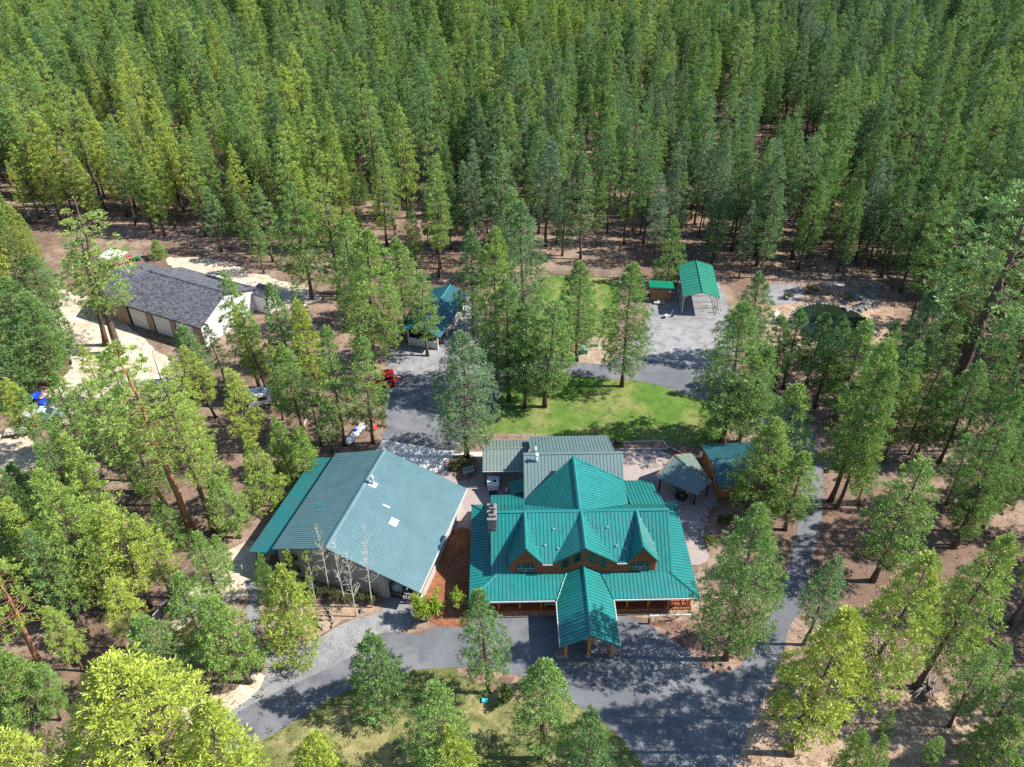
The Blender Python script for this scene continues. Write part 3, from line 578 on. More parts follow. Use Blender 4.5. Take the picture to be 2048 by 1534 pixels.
obj('roof_patch', MB().prism([(6.4, 3.15, 5.775), (7.2, 3.15, 5.48), (7.2, 3.42, 5.48), (6.4, 3.42, 5.775)], (0.345, 0, 0.938), 0.03), [M['gutter']], shop)
obj('roof_patch', MB().prism([(-1.1, 1.2, 5.255), (-0.2, 1.2, 5.555), (-0.2, 1.75, 5.555), (-1.1, 1.75, 5.255)], (-0.316, 0, 0.949), 0.03), [M['leanto']], shop)
lean = obj('lean_to_roof', MB().box(-6.3, y0+0.05, 2.86, -6.2, y1-0.15, 3.04), [M['trimgreen']], shop)
d = roof_face(lean, [(-6.35, y0, 3.1), (-3.0, y0, 3.95), (-3.0, y1-0.1, 3.95), (-6.35, y1-0.1, 3.1)], 0.305, [M['leanto'], M['shop_seam_shade']], True, rib=0.05, ribh=0.03)
obj('roof_deck', d, [M['trimgreen']], lean)
wl_ = MB().prism([(-3.0, -4.5, 0), (9.6, -4.5, 0), (9.6, -4.5, 4.35), (3.55, -4.5, 6.55), (-3.0, -4.5, 4.4)], (0, -1, 0), 0.15)
wl_.prism([(-3.0, 10.4, 0), (13.3, 10.4, 0), (13.3, 10.4, 3.0), (3.55, 10.4, 6.55), (-3.0, 10.4, 4.4)], (0, 1, 0), 0.15)
wl_.box(-3.15, -4.35, 0, -3.0, 10.25, 4.3).box(13.15, 0.5, 0, 13.3, 10.25, 2.95).box(9.45, -4.35, 0, 9.6, 0.5, 4.3).box(9.6, 0.35, 0, 13.15, 0.5, 3.0)
obj('wall', wl_, [M['stucco']], shop)
for x in (9.75, 13.2): obj('bay_post', MB().box(x-0.1, -4.45, 0, x+0.1, -4.25, 3.05 if x > 12 else 4.2), [M['stucco']], shop)
obj('bay_beam', MB().prism([(9.6, -4.5, 4.0), (13.4, -4.5, 2.75), (13.4, -4.5, 2.95), (9.6, -4.5, 4.32)], (0, -1, 0), 0.15), [M['stucco']], shop)
obj('corner_wing', MB().box(13.3, -4.45, 0, 13.5, 0.3, 0.9), [M['stucco']], shop)
for zz in (2.9, 0.9):
    for x in (-1.9, -0.9):
        w_ = obj('window', MB().box(x-0.45, -4.58, zz, x+0.45, -4.52, zz+1.1), [M['gutter']], shop); obj('pane', MB().box(x-0.39, -4.61, zz+0.06, x+0.39, -4.585, zz+1.04), [M['glass']], w_)
for (x, y) in ((-5.9, -4.4), (-5.9, 0.4), (-5.9, 5.2), (-5.9, 10.0)): obj('lean_to_post', MB().box(x-0.08, y-0.08, 0, x+0.08, y+0.08, 3.1), [M['darkpost']], shop)
obj('vent_pipe', MB().tube([(4.35, 5.35, 6.3), (4.35, 5.35, 7.5)], 0.14, 10).tube([(4.35, 5.35, 7.45), (4.35, 5.35, 7.75)], [0.24, 0.16], 10).prism([(3.95, 4.9, 6.65), (4.85, 4.9, 6.33), (4.85, 5.7, 6.33), (3.95, 5.7, 6.65)], (0.345, 0, 0.938), 0.06), [M['gutter']], shop)
obj('gutter', MB().box(13.76, y0, 2.82, 13.9, y1, 2.98), [M['gutter']], shop)
q = SF.o+SF.x*11.4+SF.y*-4.3
ga = thing('iron_gate', 'low slatted dark gate across the open corner bay of the shop', 'gate', q, SF.t)
for k in range(9): obj('slat', MB().box(-1.3+k*0.3, -0.03, 0.08, -1.22+k*0.3, 0.03, 1.0), [M['black']], ga)
obj('rail', MB().box(-1.4, -0.05, 0.95, 1.35, 0.05, 1.03).box(-1.4, -0.05, 0.15, 1.35, 0.05, 0.22), [M['black']], ga)
q = SF.o+SF.x*10.3+SF.y*-3.3
tp = thing('covered_machine', 'machine under a crumpled pale blue tarp in the open corner bay of the shop', 'machine', q, SF.t)
cvr = MB().rock((0, 0, 0.75), 0.75, random.Random(4), 1.0); obj('tarp', cvr, [M['truck']], tp, True); obj('skid', MB().box(-0.6, -0.6, 0.0, 0.6, 0.6, 0.2), [M['wood']], tp)
q = SF.o+SF.x*12.3+SF.y*-3.0
mo = thing('utility_bike', 'small dark utility bike with raised handlebars parked in the shop bay', 'bike', q, SF.t)
for s in (-0.55, 0.55): obj('wheel', MB().tube([(s, -0.09, 0.3), (s, 0.09, 0.3)], 0.3, 14), [M['rubber']], mo)
obj('body', MB().box(-0.55, -0.14, 0.38, 0.5, 0.14, 0.72).box(-0.6, -0.18, 0.72, -0.05, 0.18, 0.82), [M['black']], mo); obj('handlebar', MB().tube([(0.45, -0.38, 1.05), (0.4, 0, 0.95), (0.45, 0.38, 1.05)], 0.03, 6).tube([(0.5, 0, 0.5), (0.4, 0, 0.95)], 0.035, 6), [M['metal']], mo)

# ================================================================== charcoal shingled garage
GF = Frame(-47.62, 102.04, -25)
gar = framed('shingled_garage', 'long tan garage with charcoal shingle roof and white bay doors', 'garage', GF)
SH = [M['shingle']]
def slab(poly, th=0.16):
    poly = [Vector(p) for p in poly]; n = (poly[1]-poly[0]).cross(poly[2]-poly[0]).normalized()
    if n.z < 0: poly = poly[::-1]; n = -n
    return MB().prism(poly, n, th)
obj('main_roof', merge([slab([(-15.9, 0, 4.0), (0.3, 0, 4.0), (0.3, 6.55, 6.7), (-15.9, 6.55, 6.7)]), slab([(-15.9, 13.15, 4.0), (0.3, 13.15, 4.0), (0.3, 6.56, 6.7), (-15.9, 6.56, 6.7)]), ridge_cap((-15.9, 6.55, 6.72), (0.3, 6.55, 6.72), 0.15)]), SH, gar)
obj('wing_roof', merge([slab([(-22.2, -0.3, 3.85), (-15.95, -0.3, 3.85), (-15.95, 5.4, 6.2), (-22.2, 5.4, 6.2)]), slab([(-22.2, 12.0, 3.85), (-15.95, 12.0, 3.85), (-15.95, 5.41, 6.2), (-22.2, 5.41, 6.2)])]), SH, gar)
w_ = MB().box(-15.4, 0.45, 0, -0.2, 0.6, 3.9).prism([(-0.2, 0.6, 0), (-0.2, 12.7, 0), (-0.2, 12.7, 3.85), (-0.2, 6.55, 6.5), (-0.2, 0.6, 3.85)], (1, 0, 0), 0.15, 1).box(-15.4, 12.55, 0, -0.35, 12.7, 3.85).box(-22, 0.2, 0, -15.5, 0.35, 3.7).prism([(-15.6, 0.6, 3.0), (-15.6, 12.5, 3.0), (-15.6, 6.55, 6.5)], (-1, 0, 0), 0.12).prism([(-22, 0.35, 0), (-22, 11.6, 0), (-22, 11.6, 3.7), (-22, 5.4, 6.0), (-22, 0.35, 3.7)], (-1, 0, 0), 0.15, 1).box(-22, 11.5, 0, -15.5, 11.65, 3.7)
obj('wall', w_, [M['tan'], M['white']], gar)
k = 0
for x in (-13.3, -8.3, -3.6):
    dr = obj('bay_door', MB().box(x-1.7, 0.36, 0.02, x+1.7, 0.44, 3.5), [M['white']], gar)
    for j in range(5): obj('door_panel', MB().box(x-1.62, 0.33, 0.06+j*0.69, x+1.62, 0.355, 0.71+j*0.69), [M['white']], dr)
    obj('door_trim', MB().box(x-1.95, 0.30, 0, x-1.72, 0.44, 3.75), [M['darkpost']], gar)
obj('fascia', MB().box(-15.9, -0.06, 3.76, 0.3, -0.01, 3.94), [M['darkpost']], gar)
obj('vent_pipe', MB().tube([(-19.5, 8.5, 4.9), (-19.5, 8.5, 5.7)], 0.08, 8), [M['black']], gar)
q = GF.o+GF.x*-0.2+GF.y*13.3
lnk = framed('side_porch', 'small charcoal roofed porch on a white wall at the far end of the garage', 'porch', Frame(-41.0, 112.2, -25))
obj('roof', slab([(-2.2, 0, 3.3), (1.2, 0, 3.3), (1.2, 2.6, 3.9), (-2.2, 2.6, 3.9)]), SH, lnk)
obj('wall', MB().box(-2.0, 0.3, 0, 0.9, 0.42, 3.2).box(0.8, 0.42, 0, 0.92, 2.4, 3.2), [M['white']], lnk); obj('post', MB().box(0.95, 0.2, 0, 1.1, 0.35, 3.2), [M['darkpost']], lnk)

# ================================================================== open shed with white lower wall
EF = Frame(-16.1, 103.4, -17)
eq = framed('equipment_shed', 'open equipment shed with dark teal gable roof and white lower wall', 'shed', EF)
er = obj('gable_roof', ridge_cap((2.5, -1.0, 4.22), (2.5, 12.3, 4.22), 0.15), [M['teal'], M['teal_seam_shade']], eq)
EM = [M['cabinroof'], M['teal_seam_shade']]
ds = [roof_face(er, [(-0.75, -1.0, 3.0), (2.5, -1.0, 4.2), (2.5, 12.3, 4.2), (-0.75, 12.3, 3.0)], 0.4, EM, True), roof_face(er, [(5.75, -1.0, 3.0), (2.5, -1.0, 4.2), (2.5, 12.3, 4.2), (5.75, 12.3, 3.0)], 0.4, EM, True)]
obj('roof_deck', merge(ds), [M['trimgreen']], er)
pnl = obj('lower_wall', MB().box(0, -0.05, 0, 4.85, 0.05, 1.35), [M['white']], eq)
for kx in range(16): obj('wall_rib', MB().box(0.12+kx*0.3, -0.09, 0.02, 0.18+kx*0.3, -0.052, 1.33), [M['white']], pnl)
obj('back_wall', MB().box(0, 11.4, 0, 4.85, 11.5, 3.0).box(-0.05, 0.2, 0, 0.05, 11.4, 2.9), [M['dark']], eq)
for x, y in ((0.05, -0.1), (4.85, -0.1), (4.85, 3.8), (4.85, 7.6), (4.85, 11.3), (0.05, 11.3)): obj('post', MB().box(x-0.1, y-0.1, 0, x+0.1, y+0.1, 3.05), [M['white']], eq)

# ================================================================== carport and board shed
CF = Frame(28.0, 112.1, -4.5)
cp = framed('metal_carport', 'open green metal carport on slim galvanised posts at the edge of the gravel', 'carport', CF)
cr = obj('gable_roof', ridge_cap((2.75, -0.3, 4.5), (2.75, 10.3, 4.5), 0.14), [M['green'], M['green']], cp)
ds = [roof_face(cr, [(-0.2, -0.3, 3.62), (2.75, -0.3, 4.48), (2.75, 10.3, 4.48), (-0.2, 10.3, 3.62)], 0.9, [M['green'], M['green']], True, rib=0.1, ribh=0.05), roof_face(cr, [(5.7, -0.3, 3.62), (2.75, -0.3, 4.48), (2.75, 10.3, 4.48), (5.7, 10.3, 3.62)], 0.9, [M['green'], M['green']], True, rib=0.1, ribh=0.05)]
obj('roof_deck', merge(ds), [M['metal']], cr)
for y in (0.1, 2.1, 4.1, 6.1, 8.1, 10.1):
    for x in (0.0, 5.5): obj('post', MB().box(x-0.06, y-0.06, 0, x+0.06, y+0.06, 3.55).tube([(x, y, 2.7), (x+(0.8 if x < 1 else -0.8), y, 3.72)], 0.04, 6), [M['metal']], cp)
obj('base_rail', MB().box(-0.05, 0, 0.03, 0.05, 10.2, 0.1).box(5.45, 0, 0.03, 5.55, 10.2, 0.1), [M['metal']], cp)
rr = random.Random(9)
for k in range(7):
    q = CF.o+CF.x*(5.9+rr.uniform(0, 0.9))+CF.y*(0.6+k*0.35); 
    pl = thing('leaning_pole', 'grey pole leaning on the right side of the green carport', 'pole', q, rr.uniform(0.2, 1.2), 'poles leaning on the carport')
    obj('shaft', MB().tube([(0, 0, 0), (-0.35, 0.9, 2.0)], 0.05, 6), [M['wood']], pl)
WFm = Frame(24.0, 116.1, -5.5)
ws = framed('board_shed', 'small brown board shed with a bright green corrugated roof left of the carport', 'shed', WFm)
wr = obj('roof', MB().prism([(-1.1, -0.5, 2.95), (3.0, -0.5, 2.95), (3.0, 2.7, 2.4), (-1.1, 2.7, 2.4)], (0, 0.17, 0.98), 0.08), [M['brightgreen']], ws)
rb = MB()
for k in range(24): rb.prism([(-1.05+k*0.17, -0.52, 3.02), (-0.97+k*0.17, -0.52, 3.02), (-0.97+k*0.17, 2.7, 2.46), (-1.05+k*0.17, 2.7, 2.46)], (0, 0.17, 0.98), 0.06)
obj('corrugation', rb, [M['brightgreen']], wr, kind='stuff')
for k in range(11):
    obj('board', MB().box(-0.55+k*0.29, -0.03-0.015*(k % 2), 0.05, -0.28+k*0.29, 0.03, 2.75), [M['timber']], ws)
obj('side_wall', MB().box(-0.6, 0.03, 0, -0.5, 2.3, 2.5).box(2.55, 0.03, 0, 2.65, 2.3, 2.5).box(-0.5, 2.2, 0, 2.55, 2.3, 2.3), [M['timber']], ws)
obj('rail', MB().box(-0.6, -0.25, 2.02, 3.0, -0.15, 2.12), [M['wood']], ws)
q = G(1318, 607); st = thing('shed_step', 'pale wooden loading step at the foot of the board shed', 'step', q, WFm.t); obj('tread', MB().box(-0.9, -0.5, 0.28, 0.9, 0.5, 0.36), [M['wood']], st); obj('riser', MB().box(-0.85, -0.46, 0, 0.85, 0.46, 0.28), [M['timber']], st)

# ================================================================== gazebo and cabin
gz = thing('patio_gazebo', 'faded green four sided gazebo roof on dark posts above the paver patio', 'gazebo', (0, 0, 0))
def hit(px, py, a, b, c):      # where a sight line meets the plane through a, b, c
    n = (b-a).cross(c-a); d = Vector(ray(px, py)); o = Vector((0, 0, CAM_H)); return o+d*((a-o).dot(n)/d.dot(n))
gL, gF, gR = G(1310.9, 954.3, 2.6), G(1395.8, 990.3, 2.6), G(1425.9, 967.2, 2.6); gT = G(1350.2, 910.8, 4.0)
gE = hit(1413.5, 969.9, gL, gF, gT); gB = hit(1384.5, 907, gR, gE, gT)
GZ = [M['greygreen'], M['sage_seam_shade']]
gzr = obj('roof', merge([ridge_cap(gT+Vector((0, 0, 0.03)), gE+Vector((0, 0, 0.03)), 0.15)]), GZ, gz)
ds = [roof_face(gzr, [gL, gF, gE, gT], 0.42, GZ), roof_face(gzr, [gR, gB, gT, gE], 0.42, [M['sage'], M['sage_seam_shade']])]
obj('roof_deck', merge(ds+[slab([gL, gT, gB+Vector((-0.02, 0, -0.02))])]), [M['timber']], gzr)
for x, y in ((18.33, 71.36), (20.27, 70.15), (22.27, 68.97), (24.06, 70.43), (22.9, 74.2)): obj('post', MB().box(x-0.1, y-0.1, 0, x+0.1, y+0.1, 2.6), [M['darkpost']], gz)
ft = thing('fire_table', 'dark square fire table under the front edge of the patio gazebo', 'table', (20.95, 70.0, 0.0), R(-33)); obj('top', MB().box(-0.6, -0.6, 0.52, 0.6, 0.6, 0.6), [M['black']], ft); obj('burner', MB().box(-0.25, -0.25, 0.6, 0.25, 0.25, 0.63), [M['stone']], ft); obj('base', MB().box(-0.45, -0.45, 0.04, 0.45, 0.45, 0.52), [M['darkpost']], ft)
KF = Frame(25.08, 69.36, 5.5)
cb = framed('guest_cabin', 'small orange log cabin with dark blue green roof half hidden by a pine', 'cabin', KF)
KM = [M['cabinroof'], M['teal_seam_shade']]
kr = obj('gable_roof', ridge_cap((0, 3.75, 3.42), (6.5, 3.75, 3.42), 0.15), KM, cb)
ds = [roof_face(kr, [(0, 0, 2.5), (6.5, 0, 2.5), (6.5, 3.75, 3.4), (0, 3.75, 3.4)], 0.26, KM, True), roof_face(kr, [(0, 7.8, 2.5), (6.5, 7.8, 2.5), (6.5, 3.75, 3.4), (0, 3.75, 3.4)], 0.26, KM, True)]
obj('roof_deck', merge(ds), [M['trimgreen']], kr)
L = MB(); z = 0.1
while z < 2.35: L.tube([(0.2, 0.7, z+0.1), (6.2, 0.7, z+0.1)], 0.115, 8).tube([(0.3, 0.5, z+0.2), (0.3, 7.3, z+0.2)], 0.115, 8).tube([(6.1, 0.5, z+0.2), (6.1, 7.3, z+0.2)], 0.115, 8).tube([(0.2, 7.1, z+0.1), (6.2, 7.1, z+0.1)], 0.115, 8); z += 0.215
L.prism([(0.3, 0.8, 2.4), (0.3, 7.0, 2.4), (0.3, 3.75, 3.2)], (-1, 0, 0), 0.12).prism([(6.1, 0.8, 2.4), (6.1, 7.0, 2.4), (6.1, 3.75, 3.2)], (1, 0, 0), 0.12)
obj('log_wall', L, [M['cabinlog']], cb, True)
for (bx, ax) in (((3.1, 0.54, 1.0, 4.0, 0.58, 1.9), 0), ((0.14, 2.2, 0.9, 0.18, 3.2, 1.9), 1)):
    w_ = obj('window', MB().box(*bx), [M['white']], cb); x0, yy0, z0, x1, yy1, z1 = bx
    obj('pane', MB().box(x0+0.07, yy0-0.012, z0+0.07, x1-0.07, yy0-0.004, z1-0.07) if ax == 0 else MB().box(x0-0.012, yy0+0.07, z0+0.07, x0-0.004, yy1-0.07, z1-0.07), [M['glass']], w_)
obj('wall_box', MB().box(0.7, 0.4, 1.5, 1.15, 0.58, 1.8), [M['gutter']], cb)

# ================================================================== white roofed shelter far left
wsx = thing('white_roof_shelter', 'small lean-to shelter with a white metal roof beyond the charcoal garage', 'shelter', (-71.2, 127.6, 0), R(-27))
obj('roof', slab([(-1.9, -1.5, 2.5), (1.9, -1.5, 2.5), (1.9, 1.6, 2.8), (-1.9, 1.6, 2.8)], 0.1), [M['white']], wsx)
for x in (-1.7, 1.7):
    for y in (-1.3, 1.4): obj('post', MB().box(x-0.1, y-0.1, 0, x+0.1, y+0.1, 2.5), [M['timber']], wsx)
q = G(250, 527); pk = thing('pallet_fence', 'pale low picket rail in front of the white roofed shelter', 'fence', q, R(35))
obj('rail', MB().box(-2.3, -0.05, 0.35, 2.3, 0.05, 0.45).box(-2.3, -0.05, 0.75, 2.3, 0.05, 0.85), [M['wood']], pk)
for k in range(10): obj('picket', MB().box(-2.2+k*0.48, -0.09, 0, -2.08+k*0.48, -0.052, 1.0), [M['wood']], pk)
q = G(267, 521); mw = thing('ride_on_mower', 'small green ride-on mower with a red seat beside the wood pile', 'mower', q, R(20))
obj('body', MB().box(-0.7, -0.4, 0.3, 0.3, 0.4, 0.65).box(0.3, -0.35, 0.3, 1.0, 0.35, 0.8), [M['mower']], mw); obj('seat', MB().box(-0.6, -0.28, 0.65, -0.05, 0.28, 0.78).box(-0.65, -0.28, 0.78, -0.52, 0.28, 1.15), [M['red']], mw)
for x, y, r_ in ((-0.45, -0.5, 0.32), (-0.45, 0.5, 0.32), (0.75, -0.42, 0.22), (0.75, 0.42, 0.22)): obj('wheel', MB().tube([(x, y-0.1, r_), (x, y+0.1, r_)], r_, 12), [M['rubber']], mw)
obj('steering_wheel', MB().tube([(0.15, 0, 0.65), (0.05, 0, 1.0)], 0.03, 6).tube([(0.05, -0.18, 1.0), (0.05, 0.18, 1.0)], 0.03, 6), [M['black']], mw)
wp = thing('firewood_pile', 'long heap of split firewood on the ground behind the garage', 'firewood', G(292, 517), R(-8))
rr = random.Random(12); lg = 0
for k in range(46):
    x, y = rr.uniform(-3.2, 3.2), rr.uniform(-1.0, 1.0); zz = rr.uniform(0.08, 0.5)*(1-abs(y)); a = rr.uniform(0, 3.1); dx, dy = math.cos(a)*0.35, math.sin(a)*0.35
    obj('log', MB().tube([(x-dx, y-dy, zz), (x+dx, y+dy, zz+rr.uniform(-0.05, 0.1))], rr.uniform(0.07, 0.13), 6), [M['deadwood']], wp)

# ================================================================== vehicles and machines
tr = thing('tractor', 'red compact tractor with a red sunshade parked where gravel meets the drive', 'tractor', G(778, 770), R(12))
def wheel(par, x, y, r_, w, rim): 
    t_ = obj('wheel', MB().tube([(x, y-w/2, r_), (x, y-w/2+0.06, r_), (x, y+w/2-0.06, r_), (x, y+w/2, r_)], [r_*0.86, r_, r_, r_*0.86], 18), [M['rubber']], par)
    sgn = 1 if y > 0 else -1
    obj('rim', MB().tube([(x, y+sgn*(w/2-0.04), r_), (x, y+sgn*(w/2+0.02), r_)], [r_*0.62, r_*0.5], 14).tube([(x, y+sgn*(w/2+0.02), r_), (x, y+sgn*(w/2+0.05), r_)], [r_*0.2, r_*0.16], 10), [rim], t_)
for s in (-1, 1): wheel(tr, 0.15, s*0.68, 0.62, 0.36, M['red']); wheel(tr, -1.55, s*0.6, 0.38, 0.26, M['red'])
obj('hood', MB().box(-2.05, -0.32, 0.7, -0.75, 0.32, 1.25).box(-2.1, -0.28, 0.75, -2.05, 0.28, 1.15), [M['red']], tr)
obj('body', MB().box(-0.75, -0.3, 0.5, 0.55, 0.3, 0.85).box(-1.9, -0.2, 0.42, -0.7, 0.2, 0.7), [M['black']], tr)
for s in (-1, 1): obj('fender', MB().prism([(-0.5, s*0.55-0.16, 1.2), (0.7, s*0.55-0.16, 1.2), (0.7, s*0.55+0.16, 1.2), (-0.5, s*0.55+0.16, 1.2)], (0, 0, 1), 0.08).prism([(0.68, s*0.55-0.16, 1.2), (0.86, s*0.55-0.16, 0.8), (0.86, s*0.55+0.16, 0.8), (0.68, s*0.55+0.16, 1.2)], (0.9, 0, 0.43), 0.06), [M['red']], tr)
obj('seat', MB().box(-0.05, -0.25, 0.95, 0.4, 0.25, 1.08).box(0.32, -0.25, 1.08, 0.44, 0.25, 1.5), [M['black']], tr)
obj('steering_wheel', MB().tube([(-0.75, 0, 1.2), (-0.5, 0, 1.42)], 0.03, 6).tube([(-0.5, 0, 1.42), (-0.47, 0, 1.44)], 0.2, 12), [M['black']], tr)
obj('roll_bar', MB().tube([(0.6, -0.5, 0.8), (0.6, -0.5, 2.2), (0.6, 0.5, 2.2), (0.6, 0.5, 0.8)], 0.05, 6).tube([(-0.6, -0.45, 1.2), (-0.6, -0.45, 2.2)], 0.03, 6).tube([(-0.6, 0.45, 1.2), (-0.6, 0.45, 2.2)], 0.03, 6), [M['black']], tr)
obj('sunshade', MB().add([(-1.0, -0.8, 2.22), (0.85, -0.8, 2.22), (0.85, 0.8, 2.22), (-1.0, 0.8, 2.22), (-0.9, -0.7, 2.34), (0.75, -0.7, 2.34), (0.75, 0.7, 2.34), (-0.9, 0.7, 2.34)], [(3, 2, 1, 0), (4, 5, 6, 7), (0, 1, 5, 4), (1, 2, 6, 5), (2, 3, 7, 6), (3, 0, 4, 7)]), [M['red']], tr)
ld = MB()
for s in (-0.42, 0.42): ld.tube([(-0.9, s, 1.15), (-2.0, s, 1.0), (-2.7, s, 0.35)], 0.06, 6)
ld.tube([(-2.0, -0.42, 1.0), (-2.0, 0.42, 1.0)], 0.05, 6)
obj('loader_arm', ld, [M['red']], tr); obj('bucket', MB().prism([(-3.2, -0.85, 0.06), (-2.6, -0.85, 0.06), (-2.6, 0.85, 0.06), (-3.2, 0.85, 0.06)], (0, 0, 1), 0.04).box(-2.64, -0.85, 0.06, -2.58, 0.85, 0.6).box(-3.2, -0.87, 0.04, -2.6, -0.83, 0.45).box(-3.2, 0.83, 0.04, -2.6, 0.87, 0.45), [M['red']], tr)
bo = MB().tube([(0.75, 0, 0.7), (1.35, 0, 1.35), (1.9, 0, 1.1), (2.1, 0, 0.4)], 0.08, 6).tube([(0.8, -0.45, 0.75), (1.2, -0.45, 0.2)], 0.05, 6).tube([(0.8, 0.45, 0.75), (1.2, 0.45, 0.2)], 0.05, 6).box(0.7, -0.5, 0.55, 0.95, 0.5, 0.85)
obj('backhoe_arm', bo, [M['red']], tr)

a, b = G(702, 886), G(722, 864); mid = (a+b)/2; ang = math.atan2(b.y-a.y, b.x-a.x)
tk = thing('propane_tank', 'white horizontal propane tank with blue dome lid among pines by the drive', 'tank', (mid.x, mid.y, 0), ang)
L_ = 1.75; prof_ = [(-L_-0.42, 0.02), (-L_-0.34, 0.25), (-L_-0.18, 0.42), (-L_, 0.5), (L_, 0.5), (L_+0.18, 0.42), (L_+0.34, 0.25), (L_+0.42, 0.02)]
obj('vessel', MB().tube([(x, 0, 0.72) for x, _ in prof_], [r_ for _, r_ in prof_], 20), [M['tank']], tk, True)
obj('dome_lid', MB().tube([(0.1, 0, 1.18), (0.1, 0, 1.38), (0.1, 0, 1.45)], [0.28, 0.26, 0.14], 14), [M['blue']], tk)
for x in (-1.1, 1.1): obj('saddle', MB().box(x-0.12, -0.4, 0, x+0.12, 0.4, 0.35), [M['stone']], tk)
for x in (-0.75, 0.95): obj('band', MB().tube([(x-0.06, 0, 0.72), (x+0.06, 0, 0.72)], 0.512, 20), [M['cabinroof']], tk)

fb = thing('flatbed_trailer', 'flat deck trailer with grey planks parked left of the equipment shed', 'trailer', G(790, 668), R(-86))
for k in range(7): obj('plank', MB().box(-2.0, -0.85+k*0.245, 0.68, 2.1, -0.62+k*0.245, 0.74), [M['wood']], fb)
obj('chassis', MB().box(-2.0, -0.8, 0.55, 2.1, -0.7, 0.67).box(-2.0, 0.7, 0.55, 2.1, 0.8, 0.67).box(2.1, -0.05, 0.5, 3.2, 0.05, 0.6), [M['black']], fb)
for s in (-1, 1): wheel(fb, -0.4, s*1.0, 0.36, 0.22, M['metal'])

def pickup(name, label, loc, rz, paint, cat='pickup truck'):
    v = thing(name, label, cat, loc, rz)
    b = MB().add([(-2.6, -0.95, 0.5), (2.6, -0.95, 0.5), (2.6, 0.95, 0.5), (-2.6, 0.95, 0.5), (-2.6, -0.95, 1.1), (2.55, -0.9, 1.02), (2.55, 0.9, 1.02), (-2.6, 0.95, 1.1)], [(3, 2, 1, 0), (4, 5, 6, 7), (0, 1, 5, 4), (1, 2, 6, 5), (2, 3, 7, 6), (3, 0, 4, 7)])
    b.hexa([(-0.7, -0.85, 1.08), (1.2, -0.85, 1.06), (1.2, 0.85, 1.06), (-0.7, 0.85, 1.08), (-0.5, -0.72, 1.78), (0.55, -0.72, 1.78), (0.55, 0.72, 1.78), (-0.5, 0.72, 1.78)])
    b.box(-2.6, -0.95, 1.08, -0.75, -0.87, 1.32).box(-2.6, 0.87, 1.08, -0.75, 0.95, 1.32).box(-2.62, -0.95, 1.08, -2.54, 0.95, 1.32)
    bd = obj('body', b, [paint], v)
    obj('windscreen', MB().add([(1.22, -0.78, 1.1), (1.22, 0.78, 1.1), (0.62, 0.66, 1.72), (0.62, -0.66, 1.72)], [(0, 1, 2, 3)]), [M['glass']], v)
    for s in (-1, 1): obj('side_window', MB().add([(-0.55, s*0.84, 1.15), (1.0, s*0.845, 1.15), (0.5, s*0.75, 1.7), (-0.42, s*0.755, 1.7)], [(0, 1, 2, 3)]), [M['glass']], v)
    for x in (-1.7, 1.65):
        for s in (-1, 1): wheel(v, x, s*0.86, 0.4, 0.26, M['metal'])
    for s in (-0.7, 0.7): obj('headlight', MB().box(2.55, s-0.16, 0.78, 2.6, s+0.16, 0.95), [M['gutter']], v)
    obj('bumper', MB().box(2.6, -0.9, 0.42, 2.72, 0.9, 0.62).box(-2.74, -0.9, 0.42, -2.62, 0.9, 0.62), [M['metal']], v)
    return v
pickup('pickup_truck', 'old silver blue pickup truck parked at the left edge under yellow green pines', G(92, 838), R(6), M['truck'])
ut = thing('utility_cart', 'bright blue utility cart with roll cage parked beyond the silver pickup', 'utility vehicle', G(80, 812), R(-5))
obj('body', MB().box(-1.4, -0.7, 0.35, 1.3, 0.7, 0.75).hexa([(0.4, -0.65, 0.75), (1.35, -0.6, 0.75), (1.35, 0.6, 0.75), (0.4, 0.65, 0.75), (0.4, -0.6, 1.05), (1.1, -0.55, 0.95), (1.1, 0.55, 0.95), (0.4, 0.6, 1.05)]).box(-1.4, -0.7, 0.75, -0.5, 0.7, 1.0), [M['blue']], ut)
obj('roof', MB().box(-0.6, -0.7, 1.85, 0.6, 0.7, 1.92), [M['blue']], ut); obj('roll_cage', MB().tube([(-0.55, -0.65, 0.8), (-0.5, -0.62, 1.86)], 0.04, 6).tube([(-0.55, 0.65, 0.8), (-0.5, 0.62, 1.86)], 0.04, 6).tube([(0.75, -0.65, 0.9), (0.5, -0.62, 1.86)], 0.04, 6).tube([(0.75, 0.65, 0.9), (0.5, 0.62, 1.86)], 0.04, 6), [M['black']], ut)
obj('seat', MB().box(-0.45, -0.55, 0.75, 0.1, 0.55, 0.9).box(-0.5, -0.55, 0.9, -0.38, 0.55, 1.4), [M['black']], ut)
for x in (-0.9, 0.95):
    for s in (-1, 1): wheel(ut, x, s*0.68, 0.32, 0.26, M['black'])
bt = thing('cargo_trailer', 'small dark open cargo trailer with mesh sides at the left edge near the pickup', 'trailer', G(38, 868), R(10))
obj('bed', MB().box(-1.6, -0.8, 0.55, 1.6, 0.8, 0.63).box(1.6, -0.04, 0.5, 2.6, 0.04, 0.58), [M['wood']], bt)
sd_ = MB()
for s in (-0.8, 0.8): sd_.box(-1.6, s-0.03, 1.0, 1.6, s+0.03, 1.06); [sd_.box(-1.6+k*0.53, s-0.025, 0.63, -1.55+k*0.53, s+0.025, 1.0) for k in range(7)]
sd_.box(-1.63, -0.8, 1.0, -1.57, 0.8, 1.06); obj('side_rail', sd_, [M['black']], bt)
for s in (-1, 1): wheel(bt, 0, s*0.95, 0.34, 0.2, M['gutter'])
cm = thing('camper_trailer', 'pale blue grey camper trailer half hidden among the pines left of the shop', 'camper', G(530, 806), R(20))
